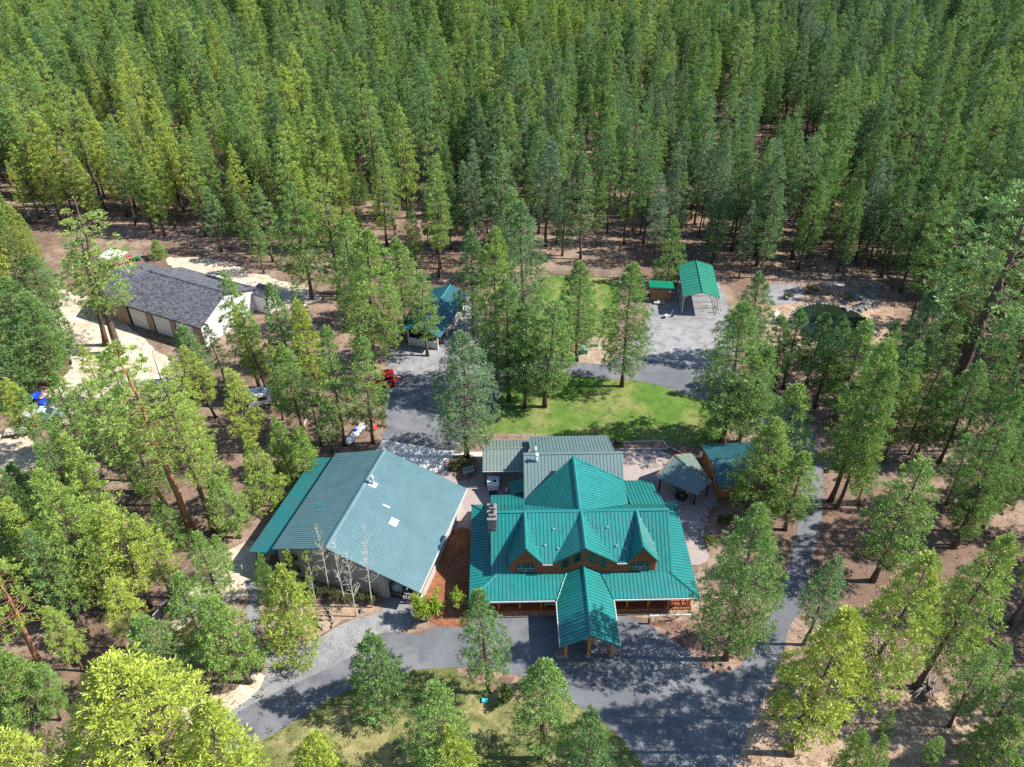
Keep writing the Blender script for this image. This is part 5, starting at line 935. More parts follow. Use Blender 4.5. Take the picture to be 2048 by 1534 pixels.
# trees picked out one by one: kind, top of crown and foot of trunk as seen in the photo, crown width there, leaf tint, how it looks
TREES = [
 ('pond', (225, 1322), (352, 1640), 330, 1.0, 'huge bright yellow green pine filling the bottom left corner'),
 ('pond', (418, 1405), (470, 1660), 170, 0.95, 'bright yellow green pine beside the asphalt road at the bottom left'),
 ('pond', (12, 1462), (120, 1720), 190, 1.0, 'yellow green pine cut off by the bottom left corner'),
 ('oldred', (-25, 1118), (80, 1328), 120, 0.75, 'leaning pine at the left edge with a thick bare reddish trunk'),
 ('pond', (70, 942), (232, 1222), 150, 0.72, 'tall pale olive pine with a broad drooping crown left of the board fences'),
 ('lodge', (5, 1000), (95, 1165), 80, 0.88, 'slender yellow green pine with a bare lower stem at the left edge'),
 ('lodge', (200, 1015), (300, 1215), 115, 0.92, 'yellow green pine with grey dead inner twigs in the left woods'),
 ('lodge', (262, 1035), (345, 1195), 95, 0.85, 'yellow green pine just left of the orange barked trunk foot'),
 ('oldred', (228, 690), (385, 1063), 165, 0.72, 'very tall sparse pine with a smooth orange trunk left of the shop'),
 ('old', (305, 705), (430, 1067), 110, 0.8, 'tall ragged pine with bare grey limbs next to the orange trunked pine'),
 ('old', (148, 760), (292, 985), 150, 0.62, 'open crowned pine with a dark leaning trunk in the left woods'),
 ('lodge', (8, 757), (80, 905), 90, 0.95, 'yellow green pine leaning over the silver pickup'),
 ('pond', (105, 745), (172, 925), 90, 0.55, 'mid green pine right of the silver pickup'),
 ('lodge', (158, 690), (210, 805), 64, 0.9, 'small yellow green pine on the pale sand below the garage'),
 ('pond', (210, 700), (292, 905), 100, 0.6, 'green pine standing before the pale sandy clearing'),
 ('young', (55, 508), (100, 640), 100, 0.35, 'dark green bushy pine left of the tall pine by the garage'),
 ('young', (12, 555), (55, 715), 120, 0.4, 'dark green broad pine at the left edge above the pickup'),
 ('young', (72, 585), (105, 770), 125, 0.42, 'dense dark green pine bordering the sandy clearing on the left'),
 ('lodge', (118, 610), (142, 728), 62, 0.55, 'thin green pine with a bare stem on the edge of the sandy clearing'),
 ('young', (0, 690), (35, 810), 85, 0.3, 'dark shaded pine at the left edge above the yellow green one'),
 ('old', (150, 398), (238, 708), 150, 0.68, 'tall wide pine overhanging the left end of the charcoal garage roof'),
 ('old', (196, 470), (212, 690), 110, 0.6, 'second sparse pine in front of the left wing of the charcoal garage'),
 ('old', (60, 10), (128, 190), 95, 0.42, 'old giant pine with a bleached dead top in the upper left corner'),
 ('oldred', (4, 165), (67, 388), 110, 0.45, 'old pine with an orange trunk at the left edge of the far forest'),
 ('oldred', (30, 230), (55, 374), 70, 0.5, 'smaller orange trunked pine paired with the big one at the left edge'),
 ('pond', (578, 365), (624, 598), 108, 0.52, 'tall green pine standing alone beyond the garage in the sandy yard'),
 ('lodge', (508, 370), (546, 524), 62, 0.42, 'thin tall pine with a long bare trunk behind the garage'),
 ('lodge', (508, 440), (528, 546), 48, 0.4, 'small thin pine with low foliage behind the garage'),
 ('lodge', (470, 390), (504, 509), 56, 0.45, 'thin pine at the far edge of the sandy yard'),
 ('lodge', (412, 375), (444, 503), 74, 0.35, 'dull green pine with a dark thick trunk behind the charcoal roof'),
 ('young', (310, 480), (318, 516), 34, 0.6, 'tiny round young pine beside the firewood pile'),
 ('pond', (735, 456), (747, 738), 135, 0.62, 'broad light green pine left of the flatbed trailer'),
 ('pond', (688, 432), (712, 660), 88, 0.6, 'light green pine behind the broad one left of the trailer'),
 ('pond', (790, 478), (811, 645), 84, 0.58, 'light green pine between the flatbed trailer and the equipment shed'),
 ('lodge', (843, 543), (855, 712), 86, 0.52, 'slim green pine growing right in front of the white walled shed'),
 ('pond', (941, 460), (945, 674), 78, 0.3, 'dark green pine with a bare trunk right of the equipment shed'),
 ('pond', (988, 455), (994, 775), 112, 0.66, 'tall bright green pine in the middle clump behind the grey pine'),
 ('pond', (1012, 560), (1018, 803), 112, 0.36, 'mid green pine on the left of the lawn clump'),
 ('pond', (1052, 606), (1049, 816), 84, 0.4, 'darker pine in the centre of the lawn clump'),
 ('pond', (1104, 600), (1089, 814), 104, 0.46, 'green pine with a pale trunk foot on the lawn, right of its clump'),
 ('pond', (1038, 405), (1048, 662), 118, 0.2, 'large dull olive pine behind the lawn clump'),
 ('pond', (1022, 378), (1020, 560), 82, 0.4, 'green pine topping the forest edge above the upper lawn'),
 ('pond', (1160, 525), (1153, 722), 104, 0.45, 'round topped green pine beside the tan utility bed'),
 ('pond', (1265, 526), (1243, 773), 116, 0.5, 'fine tall pine with a clear grey trunk standing alone on the lawn edge'),
 ('pond', (925, 664), (934, 914), 148, 0.16, 'big pale grey green pine in the planted bed by the concrete apron'),
 ('young', (1349, 434), (1333, 566), 62, 0.5, 'bushy green pine right behind the board shed roof'),
 ('pond', (1520, 546), (1492, 722), 84, 0.3, 'dark green pine at the right edge of the carport gravel'),
 ('pond', (1490, 603), (1443, 884), 150, 0.5, 'massive dense green pine at the right end of the lawn'),
 ('pond', (1540, 690), (1476, 884), 100, 0.45, 'green pine hugging the right side of the massive lawn end pine'),
 ('pond', (1561, 630), (1548, 790), 60, 0.35, 'blue green pine below the white pond bench'),
 ('pond', (1603, 618), (1566, 776), 74, 0.32, 'green pine in front of the left end of the pond'),
 ('pond', (1652, 627), (1612, 772), 70, 0.3, 'dark pine in front of the middle of the pond'),
 ('pond', (1690, 634), (1628, 815), 86, 0.36, 'green pine in front of the right part of the pond'),
 ('pond', (1743, 640), (1662, 850), 100, 0.6, 'bright tall pine rising right of the pond'),
 ('pond', (1796, 642), (1723, 840), 70, 0.42, 'thin topped pine at the right end of the pond'),
 ('pond', (1786, 682), (1660, 1003), 118, 0.62, 'long bright green pine leaning over the right side road'),
 ('pond', (1792, 730), (1673, 1017), 90, 0.55, 'green pine paired with the long bright one by the right side road'),
 ('lodge', (1722, 905), (1717, 1010), 66, 0.45, 'small open pine beside the two dark trunks by the side road'),
 ('pond', (1598, 768), (1536, 1000), 118, 0.62, 'bright green pine behind the guest cabin roof'),
 ('pond', (1556, 838), (1502, 1040), 128, 0.64, 'bright green pine covering the right half of the guest cabin'),
 ('pond', (1612, 905), (1570, 1060), 90, 0.58, 'green pine on the left verge of the side road'),
 ('pond', (1522, 1013), (1451, 1318), 175, 0.46, 'large dense pine on the bed corner right of the house porch'),
 ('pond', (1860, 922), (1745, 1162), 130, 0.56, 'wide olive green pine right of the side road'),
 ('pond', (1704, 1218), (1580, 1508), 165, 0.98, 'bright yellow green pine on the right verge with a long bare trunk'),
 ('lodge', (1680, 1118), (1606, 1290), 84, 0.26, 'small blue green pine at the edge of the side road'),
 ('lodge', (1590, 1330), (1546, 1432), 42, 0.4, 'thin small pine in front of the yellow green verge pine'),
 ('pond', (1868, 1105), (1686, 1440), 165, 0.84, 'big light green pine behind the yellow green verge pine'),
 ('pond', (2027, 1076), (1832, 1375), 140, 0.74, 'tall light green pine growing over the upturned root mass'),
 ('lodge', (1988, 1298), (1898, 1454), 82, 0.52, 'open small pine on the tan ground at the right'),
 ('lodge', (2020, 1290), (1937, 1424), 66, 0.5, 'thin pine behind the open small pine at the right'),
 ('lodge', (2052, 1345), (1976, 1474), 78, 0.5, 'small pine near the right edge with a dark leaning stem'),
 ('young', (2036, 1440), (1962, 1540), 110, 0.62, 'bushy green pine in the bottom right corner'),
 ('young', (1728, 1462), (1690, 1590), 88, 0.62, 'bushy pine at the bottom edge right of the asphalt'),
 ('lodge', (1766, 1470), (1735, 1590), 46, 0.6, 'thin light pine at the bottom edge beside the bushy pine'),
 ('young', (1786, 1420), (1766, 1474), 30, 0.55, 'tiny pine sapling on the tan ground at bottom right'),
 ('lodge', (1882, 1476), (1852, 1538), 42, 0.6, 'small sapling pine at the bottom edge on the right'),
 ('old', (2100, 330), (1893, 804), 255, 0.42, 'giant old pine with a massive dark trunk leaning out at the right edge'),
 ('pond', (1965, 722), (1878, 925), 88, 0.45, 'dark green pine just below the giant trunk'),
 ('pond', (1900, 745), (1830, 925), 72, 0.52, 'green pine left of the giant trunk foot'),
 ('lodge', (1890, 800), (1817, 908), 52, 0.4, 'slender pine by the path left of the giant trunk'),
 ('pond', (2035, 782), (1908, 1096), 96, 0.5, 'tall pine with a long dark trunk near the right edge'),
 ('pond', (2075, 815), (1962, 1062), 90, 0.5, 'pine with a bare dark trunk at the right edge'),
 ('lodge', (1945, 870), (1893, 1010), 60, 0.4, 'slim dark pine between the path and the long dark trunks'),
 ('pond', (1965, 960), (1915, 1090), 70, 0.48, 'short green pine near the right edge above the light green pine'),
 ('young', (742, 1268), (765, 1412), 122, 0.36, 'round dark green pine standing between lawn and curved road'),
 ('pond', (955, 1183), (977, 1385), 104, 0.34, 'tall blue green pine in front of the left end of the porch'),
 ('pond', (868, 1368), (884, 1570), 135, 0.5, 'green pine on the front lawn at the bottom edge'),
 ('young', (902, 1456), (915, 1600), 118, 0.9, 'yellow green bushy pine on the front lawn at the bottom edge'),
 ('pond', (1090, 1326), (1079, 1518), 132, 0.52, 'broad green pine on the front lawn below the portico'),
 ('young', (1186, 1418), (1172, 1560), 104, 0.28, 'grey green pine right of the broad lawn pine'),
 ('young', (622, 1470), (640, 1610), 130, 0.97, 'yellow green bushy pine at the bottom edge beside the road'),
 ('young', (556, 1134), (590, 1308), 122, 0.86, 'dense bright green cone shaped pine in front of the shop corner'),
 ('young', (520, 1108), (535, 1195), 46, 0.5, 'small grey green pine tucked behind the bright cone shaped pine'),
 ('lodge', (430, 1072), (462, 1163), 46, 0.55, 'small pine on the sandy path left of the lean-to'),
 ('pond', (388, 1066), (446, 1215), 78, 0.55, 'green pine between the two black board fences'),
 ('pond', (415, 1195), (500, 1365), 124, 0.6, 'light green pine leaning over the gravel path'),
 ('pond', (352, 1150), (420, 1330), 100, 0.55, 'green pine behind the one leaning over the gravel path'),
 ('pond', (275, 1237), (372, 1395), 124, 0.46, 'darker green pine beside the sandy verge'),
 ('lodge', (100, 1215), (168, 1342), 66, 0.8, 'small yellowish pine in the open wood at lower left'),
 ('young', (0, 1300), (62, 1440), 112, 0.58, 'loose soft green pine at the left edge above the corner'),
 ('lodge', (75, 1330), (120, 1440), 62, 0.52, 'thin young pine on open ground at lower left'),
 ('lodge', (218, 1160), (282, 1295), 96, 0.92, 'yellow green pine in the shaded wood above the huge corner pine'),
 ('young', (312, 1000), (352, 1088), 74, 0.52, 'small pine at the foot of the smooth orange trunk'),
 ('lodge', (456, 735), (522, 905), 92, 0.92, 'yellow green pine in the grove left of the shop'),
 ('lodge', (345, 690), (432, 835), 72, 0.88, 'tall yellow green pine in front of the garage bay doors'),
 ('pond', (366, 650), (415, 812), 74, 0.38, 'dark green pine before the white end of the garage'),
 ('lodge', (412, 650), (450, 765), 48, 0.45, 'pale thin pine in front of the white garage gable'),
 ('pond', (450, 545), (519, 775), 78, 0.52, 'bright tipped pine covering the right end of the garage'),
 ('lodge', (470, 610), (540, 800), 56, 0.9, 'slim yellow green pine right of the garage gable'),
 ('pond', (540, 568), (602, 800), 80, 0.42, 'dense green pine in the grove right of the garage'),
 ('pond', (590, 598), (642, 812), 66, 0.95, 'bright yellow pine on the right side of the grove'),
 ('pond', (562, 690), (606, 862), 84, 0.52, 'green pine hiding the camper trailer'),
 ('young', (490, 868), (548, 1012), 84, 0.78, 'bright green bushy pine just behind the lean-to roof'),
 ('young', (546, 836), (580, 946), 62, 0.62, 'light green pine at the back corner of the lean-to'),
 ('young', (596, 856), (612, 962), 76, 0.66, 'rounded light green pine above the lean-to roof end'),
 ('pond', (650, 654), (690, 892), 80, 0.52, 'full green pine left of the drive behind the shop'),
 ('pond', (722, 674), (746, 886), 80, 0.54, 'full green pine over the propane tank beside the drive'),
 ('lodge', (652, 800), (664, 906), 46, 0.4, 'small pine left of the propane tank'),
 ('lodge', (606, 746), (642, 892), 46, 0.28, 'thin dark pine in the shade of the grove'),
 ('lodge', (178, 790), (262, 962), 92, 0.58, 'loose green pine in the left woods below the sand'),
 ('pond', (252, 858), (332, 1012), 96, 0.62, 'green pine below the open crowned one in the left woods'),
 ('lodge', (75, 880), (150, 1015), 76, 0.52, 'green pine below the pickup in the left woods'),
 ('lodge', (405, 880), (462, 1030), 80, 0.74, 'light green pine in the wood edge left of the lean-to'),
 ('pond', (425, 955), (480, 1075), 84, 0.62, 'green pine at the upper black board fence'),
 ('lodge', (362, 790), (425, 940), 76, 0.8, 'yellowish pine among dead limbs left of the grove'),
 ('young', (140, 1050), (190, 1180), 80, 0.34, 'dark green pine in the shade of the pale olive pine'),
 ('young', (20, 930), (70, 1050), 90, 0.35, 'dark low pine at the left edge below the sandy track'),
]
HAND = []
for kind, tp, bs, wpx, tint, label in TREES:
    B = G(*bs)
    zz = 0.0
    while zz < 60 and proj((B.x, B.y, zz))[1] > tp[1]: zz += 0.1
    T = G(tp[0], tp[1], zz); x_, y_, dep = proj((B.x, B.y, zz*0.6)); rad = wpx/2*dep/FPX
    lean = (max(-0.12*zz, min(0.12*zz, T.x-B.x)), max(-0.1*zz, min(0.1*zz, T.y-B.y)))
    rad *= 1.12
    if kind in ('pond', 'young') and rad > 4.0: kind = 'big'
    plant(kind, B, zz*1.0, rad*1.0, tint, label, 'pines around the houses' if False else None, lean); HAND.append(B)

# forest fill
def inside(p, poly):
    c_ = False; n = len(poly)
    for i in range(n):
        (x1, y1), (x2, y2) = poly[i], poly[i-1]
        if (y1 > p[1]) != (y2 > p[1]) and p[0] < (x2-x1)*(p[1]-y1)/(y2-y1)+x1: c_ = not c_
    return c_
BOUND = [(-900, 560), (-200, 520), (0, 470), (150, 462), (250, 488), (330, 480), (430, 478), (560, 500), (650, 530), (700, 580), (800, 560), (870, 565), (900, 560), (960, 545), (1075, 540), (1110, 528), (1200, 520), (1262, 524), (1300, 540), (1370, 520), (1440, 545), (1500, 572), (1560, 558), (1640, 556), (1740, 570), (1820, 610), (1900, 640), (2048, 700), (2300, 760), (2900, 800)]
def bound(px):
    for (a, ya), (b, yb) in zip(BOUND, BOUND[1:]):
        if a <= px <= b: return ya+(yb-ya)*(px-a)/(b-a)
    return 0
EXTRA = [[(1790, 640), (2048, 640), (2700, 700), (2700, 1600), (2060, 1600), (2000, 1250), (1960, 1180), (1880, 1060), (1800, 960), (1740, 960), (1745, 880)],
         [(-700, 540), (-10, 500), (110, 560), (60, 640), (20, 780), (-20, 870), (-700, 1000)], [(-700, 960), (-20, 960), (60, 1000), (240, 960), (300, 1180), (180, 1280), (60, 1290), (-20, 1500), (-700, 1600)],
         [(640, 500), (770, 540), (760, 640), (700, 660), (640, 600)], [(520, 790), (640, 700), (640, 860), (560, 880)], [(390, 820), (450, 800), (470, 960), (390, 980)]]
CLEAR = [[(225, 470), (350, 500), (640, 520), (660, 620), (560, 640), (330, 600), (210, 545)], [(925, 60), (1012, 56), (1012, 100), (925, 104)]]
fr = random.Random(2024); cand = []
def dens(x, y): return 0.5+0.5*math.sin(x*0.045+1.3*math.sin(y*0.03))*math.cos(y*0.05+0.7*math.sin(x*0.05))
yy = 28.0
while yy < 395:
    step = 3.9 if yy < 130 else 4.2
    xx = -0.95*yy-60
    while xx < 0.95*yy+60:
        x, y = xx+fr.uniform(-1.7, 1.7), yy+fr.uniform(-1.7, 1.7); xx += step
        px, py, dep = proj((x, y, 0)); 
        main = py < bound(px); ex = (not main) and any(inside((px, py), e) for e in EXTRA)
        if not (main or ex): continue
        if any(inside((px, py), e) for e in CLEAR): continue
        dn = dens(x, y); keep = (0.80 if dn > 0.22 else 0.42) if main else (0.72 if px < 700 else 0.5)
        if main and py > bound(px)-38: keep *= 0.85
        if fr.random() > keep: continue
        if any((x-b.x)**2+(y-b.y)**2 < (3.0 if main else 8.5) for b in HAND): continue
        u = fr.random(); right = px > 1350
        kind = 'lodge' if u < 0.50 else 'pond' if u < 0.875 else 'young' if u < 0.925 else 'old' if u < 0.975 else 'snag'
        h = fr.gauss(18.0, 3.6) if kind in ('lodge', 'pond') else fr.gauss(8.5, 1.8) if kind == 'young' else fr.gauss(25, 2) if kind == 'old' else fr.gauss(16, 2)
        if not main: h *= 0.88
        h = max(5, h); rad = {'lodge': 0.118, 'pond': 0.145, 'young': 0.2, 'old': 0.12, 'snag': 0.085}[kind]*h*fr.uniform(0.82, 1.2)
        tint = 0.47+0.20*math.sin(x*0.031+0.9)*math.cos(y*0.023)+fr.gauss(0, 0.17)+(0.10 if px < 700 else 0)-(0.05 if right else 0)
        cand.append((kind, x, y, h, rad, max(0.05, min(0.98, tint)), px, py, dep, fr.randrange(12), fr.uniform(0, 6.28)))
    yy += step*0.98
inview = [c for c in cand if -20 < c[6] < 2068 and c[7] > 0 and c[7] < 1540]
inview.sort(key=lambda c: c[8]-c[3]*0.6)
NIND = 300-count['n']
pick = set(id(c) for c in inview[:NIND])
def zone(px, py):
    if px > 1745 and py > 640: return 'in the open wood along the right edge'
    if px < 420 and py > 560: return 'in the woods on the left below the garage'
    if px < 480: return 'in the forest behind the charcoal garage'
    if px < 720: return 'at the forest edge above the sandy yard'
    if px < 930: return 'in the forest behind the equipment shed'
    if px < 1130: return 'in the forest above the upper lawn'
    if px < 1330: return 'in the forest above the pipe fence'
    if px < 1540: return 'in the forest behind the green carport'
    if px < 1790: return 'in the forest behind the pond and swing'
    return 'in the forest above the giant leaning pine'
for c in cand:
    if id(c) not in pick: continue
    kind, x, y, h, rad, tint, px, py, dep, vr, rot = c
    tone = 'blue green' if tint < 0.3 else 'dark green' if tint < 0.45 else 'mid green' if tint < 0.6 else 'light green' if tint < 0.78 else 'yellow green'
    form = {'lodge': 'slender', 'pond': 'full crowned', 'young': 'short bushy', 'old': 'tall sparse', 'snag': 'bare dead'}[kind]
    if kind == 'snag': tone = 'grey'
    z_ = zone(px, py); plant(kind, (x, y, 0), h, rad, tint, '%s %s pine %s' % (form, tone, z_), '%s %s pines %s' % (form, tone, z_), (fr.gauss(0, 0.015)*h, fr.gauss(0, 0.015)*h), vr % len(PROTO[kind]), rot=rot)
rest = [c for c in cand if id(c) not in pick]
# the far mass of the forest: one object, its trees instanced on points
kinds = [(k, i) for k in PROTO for i in range(len(PROTO[k]))]
src = []
for k, i in kinds:
    t_ = c_ = None
    for o in C.objects:
        if o.type == 'MESH' and o.data == PROTO[k][i][0] and t_ is None: t_ = o
        if o.type == 'MESH' and o.data == PROTO[k][i][1] and c_ is None: c_ = o
    src.append((t_, c_))
fm = bpy.data.meshes.new('pine_forest'); fm.vertices.add(len(rest)); fm.vertices.foreach_set('co', np.array([(c[1], c[2], 0) for c in rest], dtype=np.float32).reshape(-1))
[fm.attributes.new(a_, b_, 'POINT') for a_, b_ in (('idx', 'INT'), ('rot', 'FLOAT_VECTOR'), ('scl', 'FLOAT_VECTOR'), ('tint', 'FLOAT'))]
idx = []; rots = []; scs = []; tn = []
avail = [j for j, (t_, c_) in enumerate(src) if t_ and c_]
for c in rest:
    k = c[0]; opts = [j for j in avail if kinds[j][0] == k] or avail; j = opts[c[9] % len(opts)]; h0, r0 = PROTO[kinds[j][0]][kinds[j][1]][2:]
    idx.append(avail.index(j)); rots.append((fr.gauss(0, 0.015), fr.gauss(0, 0.015), c[10])); sz = c[3]/h0; sx = min(max(c[4]/r0, sz*0.6), sz*1.6); scs.append((sx, sx, sz)); tn.append(c[5])
fm.attributes['idx'].data.foreach_set('value', idx); fm.attributes['rot'].data.foreach_set('vector', np.array(rots, dtype=np.float32).reshape(-1)); fm.attributes['scl'].data.foreach_set('vector', np.array(scs, dtype=np.float32).reshape(-1)); fm.attributes['tint'].data.foreach_set('value', tn)
forest = bpy.data.objects.new('pine_forest', fm); C.objects.link(forest); tag(forest, 'dense far pine forest rising to the top of the view', 'forest', None, 'stuff')
ng = bpy.data.node_groups.new('forest_scatter', 'GeometryNodeTree'); ng.interface.new_socket('Geometry', in_out='INPUT', socket_type='NodeSocketGeometry'); ng.interface.new_socket('Geometry', in_out='OUTPUT', socket_type='NodeSocketGeometry')
N = ng.nodes; Lk = ng.links; gi = N.new('NodeGroupInput'); go = N.new('NodeGroupOutput'); mp = N.new('GeometryNodeMeshToPoints'); Lk.new(gi.outputs[0], mp.inputs[0])
def named(nm, tp):
    n_ = N.new('GeometryNodeInputNamedAttribute'); n_.data_type = tp; n_.inputs[0].default_value = nm; return n_.outputs[0]
jn = N.new('GeometryNodeJoinGeometry')
for which in (0, 1):
    g2i = N.new('GeometryNodeJoinGeometry')
    for j in reversed(avail):
        oi = N.new('GeometryNodeObjectInfo'); oi.inputs['Object'].default_value = src[j][which]; oi.transform_space = 'ORIGINAL'
        gt = N.new('GeometryNodeGeometryToInstance'); Lk.new(oi.outputs['Geometry'], gt.inputs[0]); Lk.new(gt.outputs[0], g2i.inputs[0])
    ip = N.new('GeometryNodeInstanceOnPoints'); Lk.new(mp.outputs[0], ip.inputs['Points']); Lk.new(g2i.outputs[0], ip.inputs['Instance']); ip.inputs['Pick Instance'].default_value = True
    Lk.new(named('idx', 'INT'), ip.inputs['Instance Index']); Lk.new(named('rot', 'FLOAT_VECTOR'), ip.inputs['Rotation']); Lk.new(named('scl', 'FLOAT_VECTOR'), ip.inputs['Scale']); Lk.new(ip.outputs[0], jn.inputs[0])
Lk.new(jn.outputs[0], go.inputs[0])
md = forest.modifiers.new('scatter', 'NODES'); md.node_group = ng
print('trees: individual', count['n'], 'far', len(rest))

# ------------------------------------------------------------------ aspens and shrubs
def make_aspen(seed, h, leafy, spreadr):
    rr = random.Random(seed); nr = np.random.default_rng(seed); tm = MB(); P = []; D = []; S = []
    ax = [Vector((rr.uniform(-0.06, 0.06)*k*0.3, rr.uniform(-0.06, 0.06)*k*0.3, h*k/7)) for k in range(8)]
    tm.tube(ax, [0.075*(1-k/7*0.9) for k in range(8)], 8)
    for k in range(30):
        f = rr.uniform(0.28, 0.98); i = min(6, int(f*7)); o = ax[i].lerp(ax[i+1], f*7-i); a = rr.uniform(0, 6.28); L = spreadr*(1.1-f*0.75)*rr.uniform(0.6, 1.2); e = rr.uniform(0.35, 0.9)
        d = Vector((math.cos(a)*math.cos(e), math.sin(a)*math.cos(e), math.sin(e))); tip = o+d*L; tm.tube([o, o+d*L*0.5+Vector((0, 0, -0.03)), tip], [0.018, 0.011, 0.004], 4, cap=False)
        for q in range(5):
            g_ = rr.uniform(0.3, 1); p = o+d*L*g_; e2 = p+(d+Vector((rr.uniform(-1, 1), rr.uniform(-1, 1), rr.uniform(-0.2, 0.8))))*L*0.22; tm.tube([p, e2], [0.014, 0.005], 3, cap=False)
            for w in range(leafy): P.append((e2+Vector((rr.uniform(-0.12, 0.12), rr.uniform(-0.12, 0.12), rr.uniform(-0.12, 0.12))))[:]); D.append((0, 0, 1)); S.append(rr.uniform(0.10, 0.17))
    cr = tri_mesh('aspen_leaves', tufts(np.array(P), np.array(D), np.array(S), nr, 5, 0.5, 2.0), M['leaves']) if P else None
    return tm.mesh('aspen_trunk', M['aspenbark'], True), cr
ASP = [((631, 1046), (661, 1190), 1, 0.38, 'bare aspen with rusty catkins in the left of the aspen row'), ((664, 1080), (690, 1207), 0, 0.5, 'thin bare white aspen second in the row by the shop wall'),
       ((692, 1104), (712, 1233), 0, 0.5, 'bare white aspen nearest the gravel below the shop wall'), ((727, 1046), (744, 1215), 0, 0.5, 'tallest bare white aspen at the right end of the row'),
       ((612, 1104), (632, 1208), 2, 0.72, 'young aspen with fresh green leaves beside the cone shaped pine'), ((571, 1101), (585, 1165), 3, 0.78, 'small leafy green aspen in front of the shop windows')]
for i, (tp, bs, leafy, tint, lab) in enumerate(ASP):
    B = G(*bs); zz = 0
    while proj((B.x, B.y, zz))[1] > tp[1]: zz += 0.1
    t = thing('aspen_tree', lab, 'aspen tree', B); tme, cme = make_aspen(60+i, zz, leafy, 1.5 if leafy < 2 else 1.1); T = G(tp[0], tp[1], zz); t.rotation_euler = ((B.y-T.y)/zz, (T.x-B.x)/zz, 0)
    obj('trunk', tme, None, t)
    if cme: c_ = obj('crown', cme, None, t); c_['tint'] = tint
def shrub(name, label, loc, h, r, tint, seed, n=260, leaf=0.2, bare=False, cat='shrub', group=None, stems=12):
    rr = random.Random(seed); nr = np.random.default_rng(seed); t = thing(name, label, cat, loc, 0, group); sm = MB(); P = []; D = []; S = []
    for k in range(stems):
        a = rr.uniform(0, 6.28); rr_ = r*rr.uniform(0.2, 0.9); tip = Vector((math.cos(a)*rr_, math.sin(a)*rr_, h*rr.uniform(0.6, 1.0))); mid = tip*0.5+Vector((0, 0, 0.1*h)); sm.tube([(0, 0, 0), mid, tip], [0.05*h/3, 0.03*h/3, 0.008], 4, cap=False)
        for q in range(6):
            f = rr.uniform(0.3, 1); p = mid.lerp(tip, f); e = p+Vector((rr.uniform(-1, 1), rr.uniform(-1, 1), rr.uniform(0, 1)))*r*0.35; sm.tube([p, e], [0.014, 0.005], 3, cap=False)
            for w in range(max(0, n//(stems*6))):
                P.append((p.lerp(e, rr.uniform(0.2, 1.2))+Vector((rr.uniform(-1, 1), rr.uniform(-1, 1), rr.uniform(-1, 1)))*r*0.14)[:]); D.append((rr.uniform(-0.5, 0.5), rr.uniform(-0.5, 0.5), 1)); S.append(leaf*rr.uniform(0.7, 1.2))
    obj('stems', sm, [M['twig']], t)
    if not bare: c_ = obj('foliage', tri_mesh('shrub_leaves', tufts(np.array(P), np.array(D), np.array(S), nr, 5, 0.55, 1.8), M['leaves']), None, t); c_['tint'] = tint
    return t
shrub('lime_shrub', 'large lime green shrub at the shop corner beside the orange mulch', G(855, 1243), 3.6, 1.6, 1.0, 1, 1500, 0.22, stems=18)
shrub('willow_shrub', 'upright yellow green shrub on the orange mulch left of the house', G(916, 1222), 3.4, 0.95, 0.95, 2, 500, 0.2, stems=16)
shrub('dark_shrub', 'dark leafy shrub on the island bed behind the broad lawn pine', G(1012, 1402), 1.7, 1.2, 0.1, 3, 900, 0.2)
shrub('yellow_shrub', 'little golden shrub on the island bed by the asphalt', G(1046, 1372), 0.8, 0.6, 0.62, 4, 240, 0.15)
shrub('bare_shrub', 'leafless grey shrub on the red bed by the porch', G(1345, 1240), 1.9, 1.7, 0.4, 5, 0, bare=True, stems=16)
shrub('red_shrub', 'reddish twiggy shrub on the bed right of the bare one', G(1382, 1268), 1.5, 1.3, 0.4, 6, 260, 0.12, stems=16)
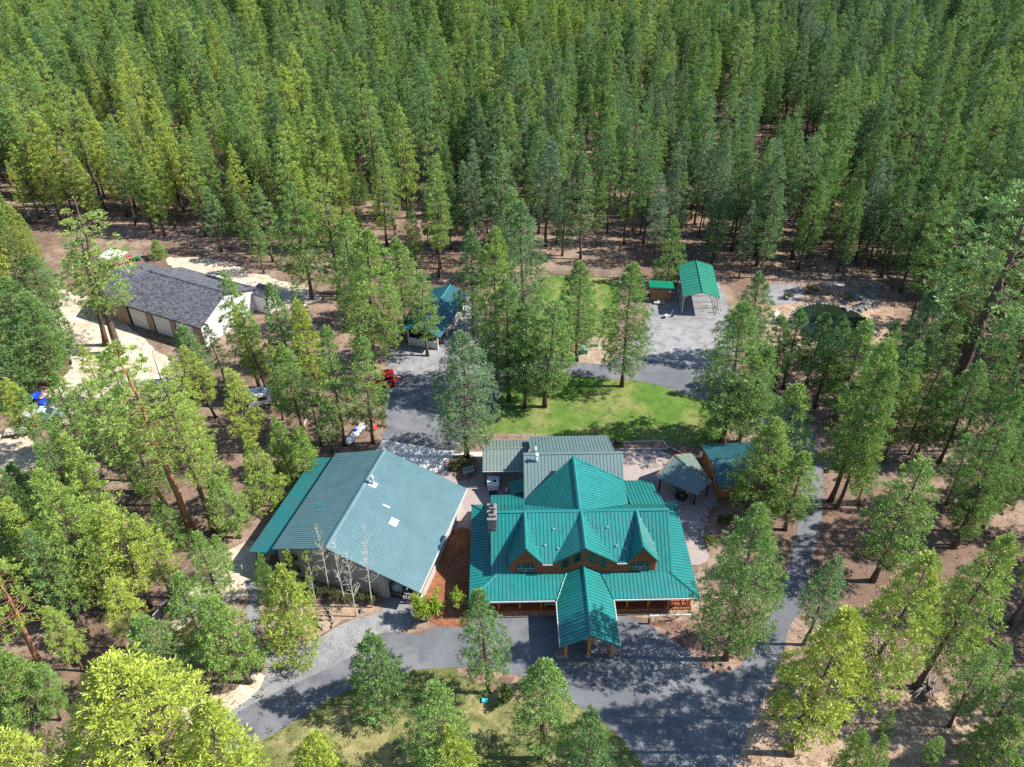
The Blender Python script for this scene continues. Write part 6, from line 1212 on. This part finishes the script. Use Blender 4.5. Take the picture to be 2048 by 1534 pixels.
for i, (x, y, h, r, ti, lab) in enumerate(((640, 1195, 1.6, 1.1, 0.15, 'dark shrub at the shop wall behind the leafy aspen'), (672, 1200, 1.5, 1.1, 0.3, 'olive shrub under the second bare aspen'), (708, 1205, 1.5, 1.2, 0.2, 'olive shrub at the shop wall under the bare aspens'), (742, 1205, 1.4, 1.0, 0.35, 'brownish shrub at the right end of the shop wall'), (600, 1185, 1.8, 1.2, 0.25, 'dark shrub in the shade of the shop windows'),
                                           (921, 930, 0.9, 0.7, 0.55, 'small green shrub in the planted bed by the concrete'), (907, 940, 0.8, 0.8, 0.42, 'straw coloured bush in the planted bed by the concrete'), (933, 938, 0.7, 0.6, 0.6, 'low green bush at the foot of the grey pine'),
                                           (1236, 893, 0.7, 0.7, 0.5, 'green herb clump at the left end of the raised bed'), (1440, 1050, 1.0, 1.0, 0.3, 'dark bush east of the patio edging'), (1425, 1090, 1.1, 1.1, 0.6, 'green bush between the house corner and the large pine'), (1458, 1045, 0.9, 0.9, 0.5, 'low bush below the guest cabin'),
                                           (1575, 598, 0.9, 1.0, 0.3, 'shrub left of the swing by the pond'), (1622, 585, 0.9, 1.2, 0.2, 'dark shrub on the pond bank before the swing'), (1690, 600, 1.0, 1.2, 0.15, 'dark shrub among the pond rockery'), (653, 690, 2.2, 1.2, 0.45, 'rusty young bush in front of the broad light pine'), (1256, 1360-10+0, 0.01, 0.01, 0.3, ''))):
    if lab: shrub('small_shrub', lab, G(x, y), h, r, ti, 40+i, 420, 0.16)
# ground cover: weed tufts and dead sticks nobody could count
nr = np.random.default_rng(5); P = []; fr2 = random.Random(77)
while len(P) < 9000:
    px, py = fr2.uniform(-40, 2090), fr2.uniform(420, 1560); p = G(px, py)
    if any(inside((px, py), e) for e in ([(760, 560), (1480, 560), (1480, 900), (1650, 900), (1560, 1360), (1480, 1560), (700, 1560), (640, 1400), (480, 1360), (480, 1160), (760, 880)],)): continue
    if fr2.random() > 0.35+0.65*dens(p.x*3, p.y*3): continue
    P.append((p.x, p.y, 0.0))
P = np.array(P); S = nr.uniform(0.10, 0.34, len(P)); k = nr.random(len(P)) < 0.55
wd = obj('weeds', tri_mesh('weed_tufts', tufts(P[k], np.tile([0, 0, 1.0], (k.sum(), 1)), S[k]*1.1, nr, 5, 0.35, 1.2), M['leaves']), None); wd['tint'] = 0.3; tag(wd, 'low weeds scattered over the forest floor', 'weeds', None, 'stuff')
q = P[~k]; a = nr.uniform(0, 6.28, len(q)); L = nr.uniform(0.3, 1.3, len(q)); d = np.stack([np.cos(a)*L, np.sin(a)*L, np.zeros(len(q))], 1); w = np.stack([-np.sin(a), np.cos(a), np.zeros(len(q))], 1)*nr.uniform(0.02, 0.05, (len(q), 1))
A = q-d/2; B = q+d/2; up = np.array([0, 0, 0.06]); st = np.concatenate([np.stack([A-w, B, A+up], 1), np.stack([A+w, A+up, B], 1)])
tag(obj('sticks', tri_mesh('stick_litter', st, M['twig']), None), 'fallen sticks scattered over the forest floor', 'sticks', None, 'stuff')
